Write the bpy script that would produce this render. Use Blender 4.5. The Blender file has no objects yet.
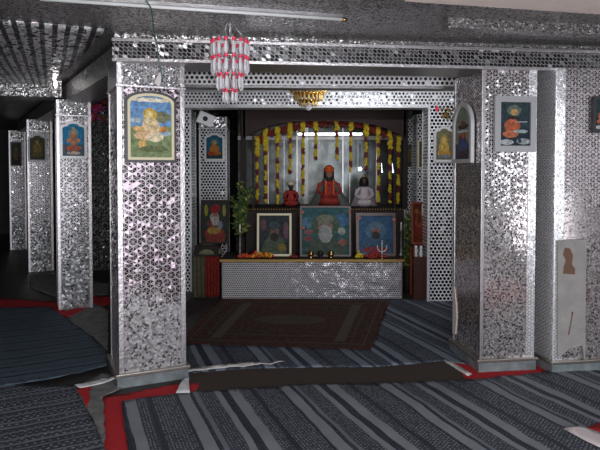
import bpy, bmesh, math, random
from mathutils import Vector, Matrix, geometry, noise
random.seed(7)
C = bpy.context.scene
COL = C.collection
PI = math.pi
# ------------------------------------------------------------------ camera
F = 580.0; H = 1.5; TH = math.atan(17 / F); CY = 187.0   # gentle downward tilt; optical axis meets the frame at row CY
cam = bpy.data.cameras.new('camera'); camo = bpy.data.objects.new('camera', cam); COL.objects.link(camo)
cam.sensor_width = 36; cam.lens = 36 * F / 600
cam.clip_start = 0.05; cam.shift_y = -(225 - CY) / 600
camo.location = (0, 0, H); camo.rotation_euler = (PI / 2 - TH, 0, 0)
C.camera = camo
# ------------------------------------------------------------------ world, light, exposure
w = bpy.data.worlds.new('World'); C.world = w; w.use_nodes = True
bg = w.node_tree.nodes['Background']
bg.inputs[0].default_value = (0.95, 0.93, 0.96, 1); bg.inputs[1].default_value = 0.6
C.view_settings.view_transform = 'Standard'; C.view_settings.look = 'None'
C.view_settings.gamma = 1; C.view_settings.use_curve_mapping = False
C.view_settings.exposure = 0.0
def area(name, loc, target, size, power, col=(1, 1, 1), sy=None):
    l = bpy.data.lights.new(name, 'AREA'); l.energy = power; l.color = col
    l.shape = 'RECTANGLE'; l.size = size; l.size_y = sy or size
    o = bpy.data.objects.new(name, l); COL.objects.link(o); o.location = loc
    o.rotation_euler = (Vector(target) - Vector(loc)).to_track_quat('-Z', 'Y').to_euler()
    return o
# the camera's flash, and added unseen daylight panels behind and beside the photographer
area('flash_light', (0.06, -0.03, 1.60), (0.1, 5, 1.2), 0.10, 42, (1.0, 0.97, 0.95), 0.06)
area('rear_fill_daylight', (1.9, -2.6, 1.5), (0.9, 3.5, 0.6), 1.3, 150, (0.88, 0.93, 1.0), 2.0)
area('side_fill_daylight', (4.12, 1.78, 1.42), (1.8, 4.3, 1.42), .90, 17, (.95, .96, 1.0), 1.9)  # added opposite the right pillars for their strips to reflect
area('left_fill_daylight', (-4.2, -0.6, 1.4), (-2.2, 5.0, 0.6), 1.6, 12, (0.80, 0.88, 1.0), 1.8)

# ------------------------------------------------------------------ projection helpers (photo pixel -> place)
Rv = Vector((1, 0, 0)); Uv = Vector((0, math.sin(TH), math.cos(TH))); Fv = Vector((0, math.cos(TH), -math.sin(TH)))
def ray(px, py): return Rv * ((px - 300) / F) + Uv * ((CY - py) / F) + Fv
O = Vector((0, 0, H))
def onz(px, py, z=0.0):
    d = ray(px, py); return O + d * ((z - H) / d.z)
def ony(px, py, Y):
    d = ray(px, py); return O + d * (Y / d.y)

# ------------------------------------------------------------------ materials
def mat(name):
    m = bpy.data.materials.new(name); m.use_nodes = True
    return m, m.node_tree, m.node_tree.nodes['Principled BSDF']
def pb(name, col, rough=0.6, metal=0.0, bump=0.0, bscale=40, var=0.0, emit=None, trans=0, spec=None):
    m, t, p = mat(name)
    p.inputs['Base Color'].default_value = (*col, 1); p.inputs['Roughness'].default_value = rough
    p.inputs['Metallic'].default_value = metal
    if trans: p.inputs['Transmission Weight'].default_value = trans
    if spec is not None: p.inputs['Specular IOR Level'].default_value = spec
    if emit: p.inputs['Emission Color'].default_value = (*emit[0], 1); p.inputs['Emission Strength'].default_value = emit[1]
    if bump or var:
        tc = t.nodes.new('ShaderNodeTexCoord'); n = t.nodes.new('ShaderNodeTexNoise')
        n.inputs['Scale'].default_value = bscale; n.inputs['Detail'].default_value = 4
        t.links.new(tc.outputs['Object'], n.inputs['Vector'])
        if bump:
            b = t.nodes.new('ShaderNodeBump'); b.inputs['Strength'].default_value = bump; b.inputs['Distance'].default_value = 0.01
            t.links.new(n.outputs[0], b.inputs['Height']); t.links.new(b.outputs[0], p.inputs['Normal'])
        if var:
            r = t.nodes.new('ShaderNodeMapRange'); r.inputs[1].default_value = .3; r.inputs[2].default_value = .7
            r.inputs[3].default_value = 1 - var; r.inputs[4].default_value = 1 + var
            t.links.new(n.outputs[0], r.inputs[0])
            v = t.nodes.new('ShaderNodeVectorMath'); v.operation = 'SCALE'; v.inputs[0].default_value = col
            t.links.new(r.outputs[0], v.inputs['Scale']); t.links.new(v.outputs[0], p.inputs['Base Color'])
    return m
class NT:
    """small node-building helper"""
    def __init__(s, t): s.t = t
    def put(s, sock, v):
        if hasattr(v, 'is_output') or isinstance(v, bpy.types.NodeSocket): s.t.links.new(v, sock)
        elif v is not None: sock.default_value = v
    def m(s, op, a, b=None, c=None):
        n = s.t.nodes.new('ShaderNodeMath'); n.operation = op
        for i, v in enumerate((a, b, c)): s.put(n.inputs[i], v)
        return n.outputs[0]
    def v(s, op, a, b=None, c=None, scale=None):
        n = s.t.nodes.new('ShaderNodeVectorMath'); n.operation = op
        for i, v in enumerate((a, b, c)):
            if v is not None: s.put(n.inputs[i], v)
        if scale is not None: s.put(n.inputs['Scale'], scale)
        return n.outputs['Value'] if op in ('LENGTH', 'DOT_PRODUCT', 'DISTANCE') else n.outputs[0]
    def mixf(s, f, a, b):
        n = s.t.nodes.new('ShaderNodeMix'); n.data_type = 'FLOAT'; s.put(n.inputs[0], f); s.put(n.inputs[2], a); s.put(n.inputs[3], b)
        return n.outputs[0]
    def mixv(s, f, a, b):
        n = s.t.nodes.new('ShaderNodeMix'); n.data_type = 'VECTOR'; s.put(n.inputs[0], f); s.put(n.inputs[4], a); s.put(n.inputs[5], b)
        return n.outputs[1]
    def mixc(s, f, a, b):
        n = s.t.nodes.new('ShaderNodeMix'); n.data_type = 'RGBA'; s.put(n.inputs[0], f); s.put(n.inputs[6], a); s.put(n.inputs[7], b)
        return n.outputs[2]
    def sep(s, a):
        n = s.t.nodes.new('ShaderNodeSeparateXYZ'); s.put(n.inputs[0], a); return n.outputs
    def comb(s, x, y, z=0.0):
        n = s.t.nodes.new('ShaderNodeCombineXYZ')
        for i, v in enumerate((x, y, z)): s.put(n.inputs[i], v)
        return n.outputs[0]
    def white(s, v):
        n = s.t.nodes.new('ShaderNodeTexWhiteNoise'); n.noise_dimensions = '3D'; s.put(n.inputs['Vector'], v); return n.outputs
    def noise(s, v, scale, detail=2):
        n = s.t.nodes.new('ShaderNodeTexNoise'); s.put(n.inputs['Vector'], v); n.inputs['Scale'].default_value = scale
        n.inputs['Detail'].default_value = detail; return n.outputs
    def uv(s): return s.t.nodes.new('ShaderNodeUVMap').outputs[0]
    def obj(s): return s.t.nodes.new('ShaderNodeTexCoord').outputs['Object']
    def ramp(s, f, pts, const=False):
        n = s.t.nodes.new('ShaderNodeValToRGB'); s.put(n.inputs[0], f)
        if const: n.color_ramp.interpolation = 'CONSTANT'
        e = n.color_ramp.elements
        while len(e) < len(pts): e.new(0.5)
        for k, (p, c) in enumerate(pts): e[k].position = p; e[k].color = (*c, 1) if len(c) == 3 else c
        return n.outputs[0]

def mosaic(name, pitch=0.055, hole=0.42, petals=True, petal_gap=0.035, line=(.8, .78, .8), line_rough=.35, line_metal=.6,
           piece=(.6, .58, .6), piece_rough=.12, tilt=.18, crackle=None, crackle_size=.02, skew=0.0, crackle_col=(.62, .6, .62), crackle_tilt=1.0, crackle_metal=.35, crackle_rough=.3,
           dark_mix=0.0, dark=(.03, .025, .03)):
    """mirror-mosaic: hexagonal cells split into petals of tilted mirror between silver lines;
       crackle=(z0,z1): below z1..z0 the pattern turns into small random mirror chips"""
    m, t, p = mat(name); N = NT(t)
    uv = N.uv(); q = N.v('SCALE', uv, scale=1 / pitch)
    if skew:
        s_ = N.sep(q); q = N.comb(N.m('ADD', s_[0], N.m('MULTIPLY', s_[1], skew)), s_[1])
    S = (1, 1.7320508, 1)
    def cell(off):
        a = N.v('ADD', N.v('DIVIDE', q, S), (off, off, 0))
        fl = N.v('SUBTRACT', N.v('FLOOR', a), (off - .5, off - .5, 0))
        loc = N.v('SUBTRACT', q, N.v('MULTIPLY', fl, S))
        return N.v('MULTIPLY', loc, (1, 1, 0))
    a = cell(0.0); b = cell(0.5)
    f = N.m('LESS_THAN', N.v('LENGTH', b), N.v('LENGTH', a))
    loc = N.mixv(f, a, b)
    cid = N.v('SNAP', N.v('ADD', N.v('SUBTRACT', q, loc), (.13, .13, 0)), (.25, .25, .25))
    xy = N.sep(loc); x, y = xy[0], xy[1]
    ax, ay = N.m('ABSOLUTE', x), N.m('ABSOLUTE', y)
    hd = N.m('MAXIMUM', ax, N.m('ADD', N.m('MULTIPLY', ax, .5), N.m('MULTIPLY', ay, .8660254)))
    mask = N.m('LESS_THAN', hd, hole)
    ang = N.m('ADD', N.m('DIVIDE', N.m('ARCTAN2', y, x), PI / 3), 6.5)
    sec = N.m('FLOOR', ang); fr = N.m('SUBTRACT', ang, sec)
    if petals:
        r = N.v('LENGTH', loc)
        dd = N.m('MULTIPLY', N.m('SUBTRACT', .5, N.m('ABSOLUTE', N.m('SUBTRACT', fr, .5))), N.m('MULTIPLY', r, 1.047))
        mask = N.m('MULTIPLY', mask, N.m('GREATER_THAN', dd, petal_gap))
        cid = N.v('ADD', cid, N.comb(0.0, 0.0, sec))
    wn = N.white(cid); rnd = wn[1]; rv = wn[0]
    if crackle:
        vo = t.nodes.new('ShaderNodeTexVoronoi'); N.put(vo.inputs['Vector'], N.v('MULTIPLY', uv, (1, 1, 0))); vo.inputs['Scale'].default_value = 1 / crackle_size
        z = N.sep(uv)[1]; nz = N.noise(uv, 7)[0]
        zz = N.m('ADD', z, N.m('MULTIPLY', N.m('SUBTRACT', nz, .5), .5))
        cf = N.m('LESS_THAN', N.m('ADD', zz, N.m('MULTIPLY', N.m('SUBTRACT', N.white(vo.outputs['Position'])[0], .5), (crackle[1] - crackle[0]))), (crackle[0] + crackle[1]) / 2)
        rnd = N.mixv(cf, rnd, vo.outputs['Color']); rv = N.mixf(cf, rv, N.sep(vo.outputs['Color'])[0])
        cmask = 1.0
        mask = N.mixf(cf, mask, cmask)
    geo = t.nodes.new('ShaderNodeNewGeometry')
    tl = N.v('SCALE', N.v('SUBTRACT', rnd, (.5, .5, .5)), scale=2 * tilt)
    if crackle: tl = N.v('SCALE', tl, scale=N.mixf(cf, 1.0, crackle_tilt))
    nrm = N.v('NORMALIZE', N.v('ADD', geo.outputs['Normal'], tl))
    nrm2 = N.v('NORMALIZE', N.v('ADD', geo.outputs['Normal'], N.v('SCALE', tl, scale=.35)))
    N.put(p.inputs['Normal'], N.mixv(mask, nrm2, nrm))
    pc = (*piece, 1)
    if dark_mix:   # some pieces are dark glass
        pc = N.mixc(N.m('LESS_THAN', rv, dark_mix), pc, (*dark, 1))
    pm = .95
    if crackle:      # dusty small chips: some dark, some bright, lightly metallic
        g_ = N.ramp(rv, [(0, tuple(v * .12 for v in crackle_col)), (.16, tuple(v * .45 for v in crackle_col)), (.5, tuple(v * .75 for v in crackle_col)), (.86, crackle_col)], True)
        pc = N.mixc(cf, pc, g_); pm = N.mixf(cf, .95, crackle_metal)
    N.put(p.inputs['Base Color'], N.mixc(mask, (*line, 1), pc))
    N.put(p.inputs['Roughness'], N.mixf(mask, line_rough, N.mixf(cf, piece_rough, crackle_rough) if crackle else piece_rough))
    N.put(p.inputs['Metallic'], N.mixf(mask, line_metal, pm))
    return m

M = {}
M['star'] = mosaic('mirror_star_lattice', .058, .43, True, .026, line=(.37, .33, .35), dark_mix=.93, dark=(.07, .05, .06), crackle=(.50, .72), crackle_size=.015, tilt=.13, piece=(.5, .47, .5), crackle_tilt=.3)
M['star_far'] = mosaic('mirror_star_lattice_dim', .062, .40, True, .05, line=(.30, .29, .30), dark_mix=.8, dark=(.05, .04, .05), crackle=(.45, .85), crackle_size=.02, tilt=.14, piece=(.4, .4, .42), crackle_col=(.42, .42, .44))  # same star lattice, darkened to stand in for weak flash on the left row
M['right'] = mosaic('mirror_chip_lattice', .050, .43, True, .04, line=(.56, .52, .54), dark_mix=.6, dark=(.06, .045, .05), crackle=(1.15, 1.45), crackle_size=.011, tilt=.10, crackle_col=(.92, .85, .86), crackle_tilt=.22, crackle_metal=.7, crackle_rough=.12)
M['cap'] = mosaic('mirror_chip_capital', .036, .44, True, .03, line=(.35, .34, .35), line_metal=.2, dark_mix=.4, tilt=.25, piece=(.6, .59, .6), piece_rough=.25)
M['white_lattice'] = mosaic('white_lattice_dark_mirrors', .044, .36, False, line=(.88, .88, .92), line_metal=.0, line_rough=.3, dark_mix=1.01, dark=(.03, .03, .035), tilt=.12)
M['strip'] = mosaic('bright_mirror_strip', .045, .40, True, .06, line=(.85, .85, .88), line_metal=.5, line_rough=.3, piece=(.9, .9, .92), tilt=.07, piece_rough=.2)
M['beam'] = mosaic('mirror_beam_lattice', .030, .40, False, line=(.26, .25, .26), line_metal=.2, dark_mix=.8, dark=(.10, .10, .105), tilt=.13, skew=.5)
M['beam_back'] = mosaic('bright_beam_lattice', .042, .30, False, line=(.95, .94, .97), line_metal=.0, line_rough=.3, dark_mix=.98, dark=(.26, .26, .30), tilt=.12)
M['ceiling'] = mosaic('mirror_ceiling_chips', .03, .44, True, .02, line=(.30, .285, .285), line_metal=.1, dark_mix=.4, dark=(.06, .06, .06), tilt=.35, piece=(.6, .58, .58), piece_rough=.35)
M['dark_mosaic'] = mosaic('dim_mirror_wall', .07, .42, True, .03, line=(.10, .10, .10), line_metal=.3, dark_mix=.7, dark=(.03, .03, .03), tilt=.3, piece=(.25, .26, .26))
M['sequin'] = mosaic('silver_sequin_sheet', .026, .28, False, line=(1, .96, 1), line_metal=.1, line_rough=.2, dark_mix=1.0, dark=(.08, .055, .09), tilt=.05, piece_rough=.3)
M['panel_grey'] = mosaic('grey_mirror_panel', .09, .49, False, line=(.08, .085, .085), dark_mix=.3, dark=(.05, .055, .055), tilt=.05, piece=(.13, .14, .14), piece_rough=.3)
# foil wrinkles on the sequin sheet
_t = M['sequin'].node_tree; _N = NT(_t); _p = _t.nodes['Principled BSDF']
_uv = _N.uv(); _w = _N.noise(_N.v('ADD', _uv, _N.v('SCALE', _N.noise(_uv, 3)[1], scale=.4)), 6, 3)[0]
_b = _t.nodes.new('ShaderNodeBump'); _b.inputs['Distance'].default_value = .05
_N.put(_b.inputs['Strength'], _N.m('MULTIPLY', _N.m('SMOOTH_MIN', _N.m('MAXIMUM', _N.m('SUBTRACT', _N.sep(_uv)[0], .55), 0.0), 1.0, .1), 1.6))
_t.links.new(_w, _b.inputs['Height'])
_old = _p.inputs['Normal'].links[0].from_socket
_N.put(_p.inputs['Normal'], _N.v('NORMALIZE', _N.v('ADD', _old, _N.v('SUBTRACT', _b.outputs[0], _t.nodes.new('ShaderNodeNewGeometry').outputs['Normal']))))

M['silver'] = pb('silver_trim', (.52, .49, .51), .35, .9, .3, 60)
M['silver_dark'] = pb('tarnished_trim', (.30, .29, .30), .4, .7, .3, 60)
M['steel'] = pb('steel_ledge', (.34, .31, .28), .35, .8, .3, 30)
M['marble'] = pb('grey_marble', (.20, .23, .24), .2, 0, .05, 12, .3)
M['plaster'] = pb('plaster_board', (.33, .31, .30), .8, 0, .2, 14, .12)
M['cream'] = pb('cream_plaster', (.80, .70, .66), .8, 0, .2, 10, .06)
M['stain'] = pb('brown_stain', (.16, .085, .055), .8)
M['black'] = pb('dark_wall', (.012, .011, .012), .9)
M['darkgrey'] = pb('dim_plaster', (.06, .06, .06), .9, 0, .1, 8, .2)
M['floor'] = pb('dark_stone_floor', (.035, .030, .028), .5, 0, .1, 6, .3)
M['brown'] = pb('brown_carpet', (.062, .045, .036), .95, 0, .6, 160, .25)
M['red'] = pb('red_carpet', (.50, .015, .022), .95, 0, .5, 180, .2)
M['red_cloth'] = pb('red_cloth', (.30, .025, .018), .8, 0, .5, 50, .6)
M['grey_cloth'] = pb('pale_grey_cloth', (.20, .20, .20), .8, 0, .5, 14, .25)
M['white_cloth'] = pb('white_cloth', (.62, .60, .58), .8, 0, .5, 30, .2)
M['plastic'] = pb('clear_plastic', (.8, .8, .82), .15, 0, .8, 20, .1)
M['wood'] = pb('dark_red_wood', (.060, .018, .012), .4, 0, .15, 30, .3)
M['dark_wood'] = pb('near_black_wood', (.018, .008, .007), .75, 0, .1, 30, .3)
M['orange_wood'] = pb('red_orange_wood', (.22, .035, .012), .4, 0, .1, 30, .3)
M['gold'] = pb('gold_metal', (.85, .50, .10), .25, 1.0)
M['gold_trim'] = pb('dull_gold_braid', (.35, .22, .07), .5, .6, .6, 90, .4)
M['frame_white'] = pb('silver_white_frame', (.62, .62, .62), .4, .2)
M['frame_cream'] = pb('cream_frame', (.78, .70, .48), .5)
M['frame_dark'] = pb('dark_frame', (.03, .03, .035), .4)
M['frame_grey'] = pb('grey_frame', (.40, .40, .42), .45, .2)
M['tube_on'] = pb('lit_tube', (1, 1, 1), .4, 0, emit=((.93, .97, 1.0), 6.0))
M['sparkle_on'] = pb('glowing_sparkle', (1, 1, 1), .4, 0, emit=((1, .98, .95), 14.0))  # glow for the bright sparkles, one of them the reflected flash
M['enamel'] = pb('white_enamel', (.75, .76, .78), .35)
M['crystal'] = pb('crystal', (.95, .95, 1.0), .06, 0, trans=.55)
M['amber'] = pb('amber_crystal', (.90, .66, .28), .1, .3, trans=.2)
M['red_bead'] = pb('red_bead', (.85, .05, .12), .25)
M['yellow_flower'] = pb('yellow_marigold', (.62, .46, .02), .8, 0, 0, 60, .45)
M['red_flower'] = pb('dark_red_flower', (.16, .015, .012), .8, 0, 0, 60, .45)
M['orange_flower'] = pb('orange_red_flower', (.62, .07, .02), .8, 0, 0, 60, .45)
M['magenta'] = pb('magenta_tinsel', (.55, .03, .40), .4, .2, 0, 50, .4)
M['leaf'] = pb('leaf', (.05, .10, .025), .6, 0, 0, 30, .4)
M['leaf_light'] = pb('leaf_yellow', (.22, .24, .05), .6, 0, 0, 30, .4)
M['skin'] = pb('dark_painted_skin', (.10, .045, .028), .6)
M['skin_light'] = pb('painted_skin', (.32, .17, .11), .6)
M['hair'] = pb('black_hair', (.008, .007, .007), .6)
M['beard_white'] = pb('white_beard', (.60, .58, .55), .9)
M['turban_white'] = pb('white_turban', (.60, .55, .45), .8, 0, .4, 30, .1)
M['orange_cloth'] = pb('orange_cloth', (.62, .10, .015), .75, 0, .4, 30, .15)
M['pale_cloth'] = pb('pale_green_grey_cloth', (.22, .26, .23), .8, 0, .4, 25, .2)
M['lilac_cloth'] = pb('pale_lilac_cloth', (.50, .44, .47), .8, 0, .4, 25, .15)
M['olive_cloth'] = pb('olive_cloth', (.13, .13, .075), .8, 0, .3, 20, .2)
M['green_wire'] = pb('green_wire', (.04, .16, .10), .5)
M['sequin_maroon'] = pb('maroon_glitter_cloth', (.028, .009, .010), .5, .1, .8, 120, .6)
M['dark_cloth'] = pb('dark_maroon_cloth', (.018, .007, .007), .85, 0, .3, 30, .3)
M['brass'] = pb('brass', (.55, .33, .10), .25, 1)
M['cream_paper'] = pb('cream_paper', (.78, .70, .70), .7)

def paint_mat():
    m, t, p = mat('printed_picture')
    n = t.nodes.new('ShaderNodeVertexColor'); n.layer_name = 'Col'
    t.links.new(n.outputs[0], p.inputs['Base Color']); p.inputs['Roughness'].default_value = .55; p.inputs['Specular IOR Level'].default_value = .15
    return m
M['paint'] = paint_mat()

def stripe_mat(name, ramp, period, tint=(1, 1, 1), rough=.7, sheen_bump=.25, print_scale=55):
    """block-printed cotton: bands along U, small print inside the dark bands"""
    m, t, p = mat(name); N = NT(t)
    uv = N.uv(); wob = N.noise(uv, 2.2)[0]
    u = N.m('ADD', N.m('DIVIDE', N.sep(uv)[0], period), N.m('MULTIPLY', wob, .06))
    fr = N.m('FRACT', u)
    base = N.ramp(fr, [(a, tuple(c_ * k_ for c_, k_ in zip(c, tint))) for a, c, b in ramp], True)
    prt = N.ramp(fr, [(a, (b, b, b)) for a, c, b in ramp], True)
    # block print: small dashes and dots
    sc = N.v('MULTIPLY', uv, (print_scale, print_scale * .8, 0))
    xy = N.sep(sc); row = N.m('FLOOR', xy[0])
    xx = N.m('SUBTRACT', N.m('FRACT', xy[0]), .5)
    yy = N.m('SUBTRACT', N.m('FRACT', N.m('ADD', xy[1], N.m('MULTIPLY', row, .5))), .5)
    d = N.m('ADD', N.m('ABSOLUTE', xx), N.m('MULTIPLY', N.m('ABSOLUTE', yy), 1.2))
    dots = N.m('LESS_THAN', d, .40)
    nz = N.noise(uv, 70, 3)[0]
    dots = N.m('MULTIPLY', dots, N.m('GREATER_THAN', nz, .48))
    f = N.m('MULTIPLY', dots, N.sep(prt)[0])
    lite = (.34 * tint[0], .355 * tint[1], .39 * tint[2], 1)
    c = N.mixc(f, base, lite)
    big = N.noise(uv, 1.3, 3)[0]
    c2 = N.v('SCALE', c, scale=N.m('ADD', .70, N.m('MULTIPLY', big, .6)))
    N.put(p.inputs['Base Color'], c2); p.inputs['Roughness'].default_value = rough
    b = t.nodes.new('ShaderNodeBump'); b.inputs['Strength'].default_value = sheen_bump; b.inputs['Distance'].default_value = .02
    N.put(b.inputs['Height'], N.noise(uv, 9, 5)[0]); t.links.new(b.outputs[0], p.inputs['Normal'])
    return m
dk = (.022, .026, .045); md = (.038, .044, .064); lt = (.23, .245, .28); lt2 = (.17, .185, .22)
R1_ = [(0, dk, .15), (.05, md, 1), (.28, dk, .2), (.31, lt, 0), (.42, dk, .3), (.46, lt2, 0), (.50, md, .8), (.66, lt, 0), (.72, dk, .2), (.80, lt, 0), (.90, md, .9)]
M['sheet'] = stripe_mat('striped_block_print_sheet', R1_, .66)
M['sheet_mid'] = stripe_mat('striped_sheet_bluish_print', R1_, .70, (.8, .88, .95))  # same bands, tinted a little darker and bluer
R2_ = [(0, dk, 0), (.06, md, .5), (.22, lt2, 0), (.28, dk, .5), (.36, md, 1), (.58, dk, 0), (.62, lt2, .2), (.70, md, .8), (.90, lt2, 0)]
M['sheet_left'] = stripe_mat('grey_zigzag_print_sheet', R2_, .24, (1.15, 1.15, 1.12), print_scale=32)
M['sheet_blue'] = stripe_mat('blue_dotted_print_sheet', [(0, (.010, .018, .032), 0), (.10, (.065, .10, .135), .3), (.50, (.035, .062, .09), .6), (.75, (.08, .12, .155), .1)], .22, (1, 1, 1))

def rug_mat():
    m, t, p = mat('persian_rug'); N = NT(t)
    xy = N.sep(N.uv()); x, y = xy[0], xy[1]      # uv in metres, centred
    hx, hy = .86, .52
    dx = N.m('SUBTRACT', hx, N.m('ABSOLUTE', x)); dy = N.m('SUBTRACT', hy, N.m('ABSOLUTE', y))
    d = N.m('MINIMUM', dx, dy)
    base = N.ramp(d, [(0, (0.272, 0.031, 0.020)), (.02, (0.111, 0.048, 0.034)), (.07, (0.221, 0.170, 0.128)), (.085, (0.128, 0.037, 0.029)), (.19, (0.204, 0.162, 0.119)), (.205, (0.093, 0.046, 0.036)), (.23, (0.136, 0.048, 0.034))], True)
    nz = N.noise(N.uv(), 26, 4)[0]; c = N.mixc(N.m('GREATER_THAN', nz, .54), base, (0.145, 0.105, 0.076, 1))
    el = N.v('LENGTH', N.comb(N.m('DIVIDE', x, .34), N.m('DIVIDE', y, .10)))
    c = N.mixc(N.m('LESS_THAN', el, 1.0), c, (0.170, 0.145, 0.116, 1))
    # pale lengthwise bars of the inner border
    bar = N.m('LESS_THAN', N.m('ABSOLUTE', N.m('SUBTRACT', N.m('ABSOLUTE', x), .56)), .045)
    bar = N.m('MULTIPLY', bar, N.m('GREATER_THAN', dy, .12))
    c = N.mixc(N.m('MULTIPLY', bar, .8), c, (0.255, 0.221, 0.178, 1))
    N.put(p.inputs['Base Color'], N.mixc(.28, c, (.125, .10, .082, 1))); p.inputs['Roughness'].default_value = .95
    return m
M['rug'] = rug_mat()

def ceiling_fan_mat(cx, cy):
    m, t, p = mat('radiating_mirror_ribs'); N = NT(t)
    uv = N.uv(); xy = N.sep(N.v('SUBTRACT', uv, (cx, cy, 0)))
    ang = N.m('ADD', N.m('MULTIPLY', N.m('ARCTAN2', xy[0], xy[1]), 115.0), N.m('MULTIPLY', N.noise(uv, 5)[0], .15))
    fr = N.m('FRACT', ang)
    vo = t.nodes.new('ShaderNodeTexVoronoi'); N.put(vo.inputs['Vector'], N.v('MULTIPLY', uv, (1, 1, 0))); vo.inputs['Scale'].default_value = 45
    tl = N.v('SCALE', N.v('SUBTRACT', vo.outputs['Color'], (.5, .5, .5)), scale=.8)
    geo = t.nodes.new('ShaderNodeNewGeometry')
    N.put(p.inputs['Normal'], N.v('NORMALIZE', N.v('ADD', geo.outputs['Normal'], tl)))
    rib = N.m('MULTIPLY', N.m('GREATER_THAN', fr, .42), N.m('GREATER_THAN', N.sep(vo.outputs['Color'])[1], .22))
    tint = N.mixc(N.m('GREATER_THAN', N.sep(vo.outputs['Color'])[0], .72), (.88, .90, .92, 1), (.98, .78, .88, 1))
    N.put(p.inputs['Base Color'], N.mixc(rib, (.05, .055, .055, 1), tint))
    N.put(p.inputs['Metallic'], N.mixf(rib, .2, .35)); p.inputs['Roughness'].default_value = .28
    return m

# ------------------------------------------------------------------ object helpers
def link(name, bm, m, parent=None, smooth=False, loc=None, rot=None):
    me = bpy.data.meshes.new(name); bm.to_mesh(me); bm.free()
    for x in (m if isinstance(m, (list, tuple)) else [m]): me.materials.append(x)
    if smooth:
        for f in me.polygons: f.use_smooth = True
    o = bpy.data.objects.new(name, me); COL.objects.link(o)
    if parent: o.parent = parent
    if loc is not None: o.location = loc
    if rot is not None: o.rotation_euler = rot
    return o
def tag(o, label, cat, group=None, kind=None):
    o['label'] = label; o['category'] = cat
    if group: o['group'] = group
    if kind: o['kind'] = kind
    return o
def thing(name, label, cat, loc=(0, 0, 0), rz=0, group=None):
    o = bpy.data.objects.new(name, None); COL.objects.link(o); o.location = loc; o.rotation_euler = (0, 0, rz)
    o.empty_display_size = .05
    return tag(o, label, cat, group)
def struct(o): o['kind'] = 'structure'; return o
def B(): return bmesh.new()
def box(bm, x0, x1, y0, y1, z0, z1, bev=0, mi=0):
    r = bmesh.ops.create_cube(bm, size=1)['verts']
    for v in r: v.co = Vector(((x0 + x1) / 2 + v.co.x * (x1 - x0), (y0 + y1) / 2 + v.co.y * (y1 - y0), (z0 + z1) / 2 + v.co.z * (z1 - z0)))
    fs = list({f for v in r for f in v.link_faces})
    if bev:
        es = list({e for v in r for e in v.link_edges})
        fs = bmesh.ops.bevel(bm, geom=es, offset=bev, segments=2, affect='EDGES', profile=.5)['faces']
    for f in fs: f.material_index = mi
    return bm
def boxuv(bm, shift=0.0):
    """metre-scaled box UVs: u along the face, v = height (walls) or y (flat faces)"""
    uvl = bm.loops.layers.uv.verify()
    bm.normal_update()
    for f in bm.faces:
        n = f.normal
        for l in f.loops:
            c = l.vert.co
            if abs(n.z) > .7: l[uvl].uv = (c.x + shift, c.y)
            elif abs(n.x) > abs(n.y): l[uvl].uv = (c.y + 7 + shift, c.z)
            else: l[uvl].uv = (c.x + shift, c.z)
    return bm
def sph(bm, c, r, seg=12, mi=0, rings=8):
    if not hasattr(r, '__len__'): r = (r, r, r)
    vs = bmesh.ops.create_uvsphere(bm, u_segments=seg, v_segments=rings, radius=1)['verts']
    for v in vs: v.co = Vector((c[0] + v.co.x * r[0], c[1] + v.co.y * r[1], c[2] + v.co.z * r[2]))
    for f in {f for v in vs for f in v.link_faces}: f.material_index = mi; f.smooth = True
    return bm
def lathe(bm, prof, c=(0, 0, 0), seg=16, mi=0, sx=1, sy=1):
    rings = []
    for r, z in prof:
        rings.append([bm.verts.new((c[0] + sx * r * math.cos(2 * PI * k / seg), c[1] + sy * r * math.sin(2 * PI * k / seg), c[2] + z)) for k in range(seg)])
    for a, b in zip(rings, rings[1:]):
        for k in range(seg):
            f = bm.faces.new((a[k], a[(k + 1) % seg], b[(k + 1) % seg], b[k])); f.material_index = mi; f.smooth = True
    for rr in (rings[0][::-1], rings[-1]):
        try: f = bm.faces.new(rr); f.material_index = mi
        except Exception: pass
    return bm
def tube(bm, pts, r, seg=8, mi=0):
    pts = [Vector(p) for p in pts]; rings = []
    for i, p in enumerate(pts):
        d = (pts[min(i + 1, len(pts) - 1)] - pts[max(i - 1, 0)]).normalized()
        a = d.orthogonal().normalized() if i == 0 else (rings_a - d * rings_a.dot(d)).normalized()
        rings_a = a; b = d.cross(a); rr = r[i] if hasattr(r, '__len__') else r
        rings.append([bm.verts.new(p + (a * math.cos(2 * PI * k / seg) + b * math.sin(2 * PI * k / seg)) * rr) for k in range(seg)])
    for x, y in zip(rings, rings[1:]):
        for k in range(seg):
            f = bm.faces.new((x[k], x[(k + 1) % seg], y[(k + 1) % seg], y[k])); f.smooth = True; f.material_index = mi
    bm.faces.new(rings[0][::-1]); bm.faces.new(rings[-1])
    return bm
def prism(bm, pts, y0, y1, mi=0):
    """polygon in XZ, extruded along Y"""
    a = [bm.verts.new((x, y0, z)) for x, z in pts]; b = [bm.verts.new((x, y1, z)) for x, z in pts]
    n = len(pts)
    fs = [bm.faces.new(a), bm.faces.new(b[::-1])] + [bm.faces.new((a[k], b[k], b[(k + 1) % n], a[(k + 1) % n])) for k in range(n)]
    for f in fs: f.material_index = mi
    bmesh.ops.recalc_face_normals(bm, faces=fs)
    return bm
def ring_prism(bm, outer, inner, y0, y1, mi=0):
    n = len(outer)
    v = [[bm.verts.new((x, y, z)) for x, z in P] for P in (outer, inner) for y in (y0, y1)]
    oa, ob, ia, ib = v; fs = []
    for k in range(n):
        j = (k + 1) % n
        for q in ((oa[k], oa[j], ia[j], ia[k]), (ob[k], ib[k], ib[j], ob[j]), (oa[k], ob[k], ob[j], oa[j]), (ia[k], ia[j], ib[j], ib[k])):
            fs.append(bm.faces.new(q))
    for f in fs: f.material_index = mi
    bmesh.ops.recalc_face_normals(bm, faces=fs)

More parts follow.
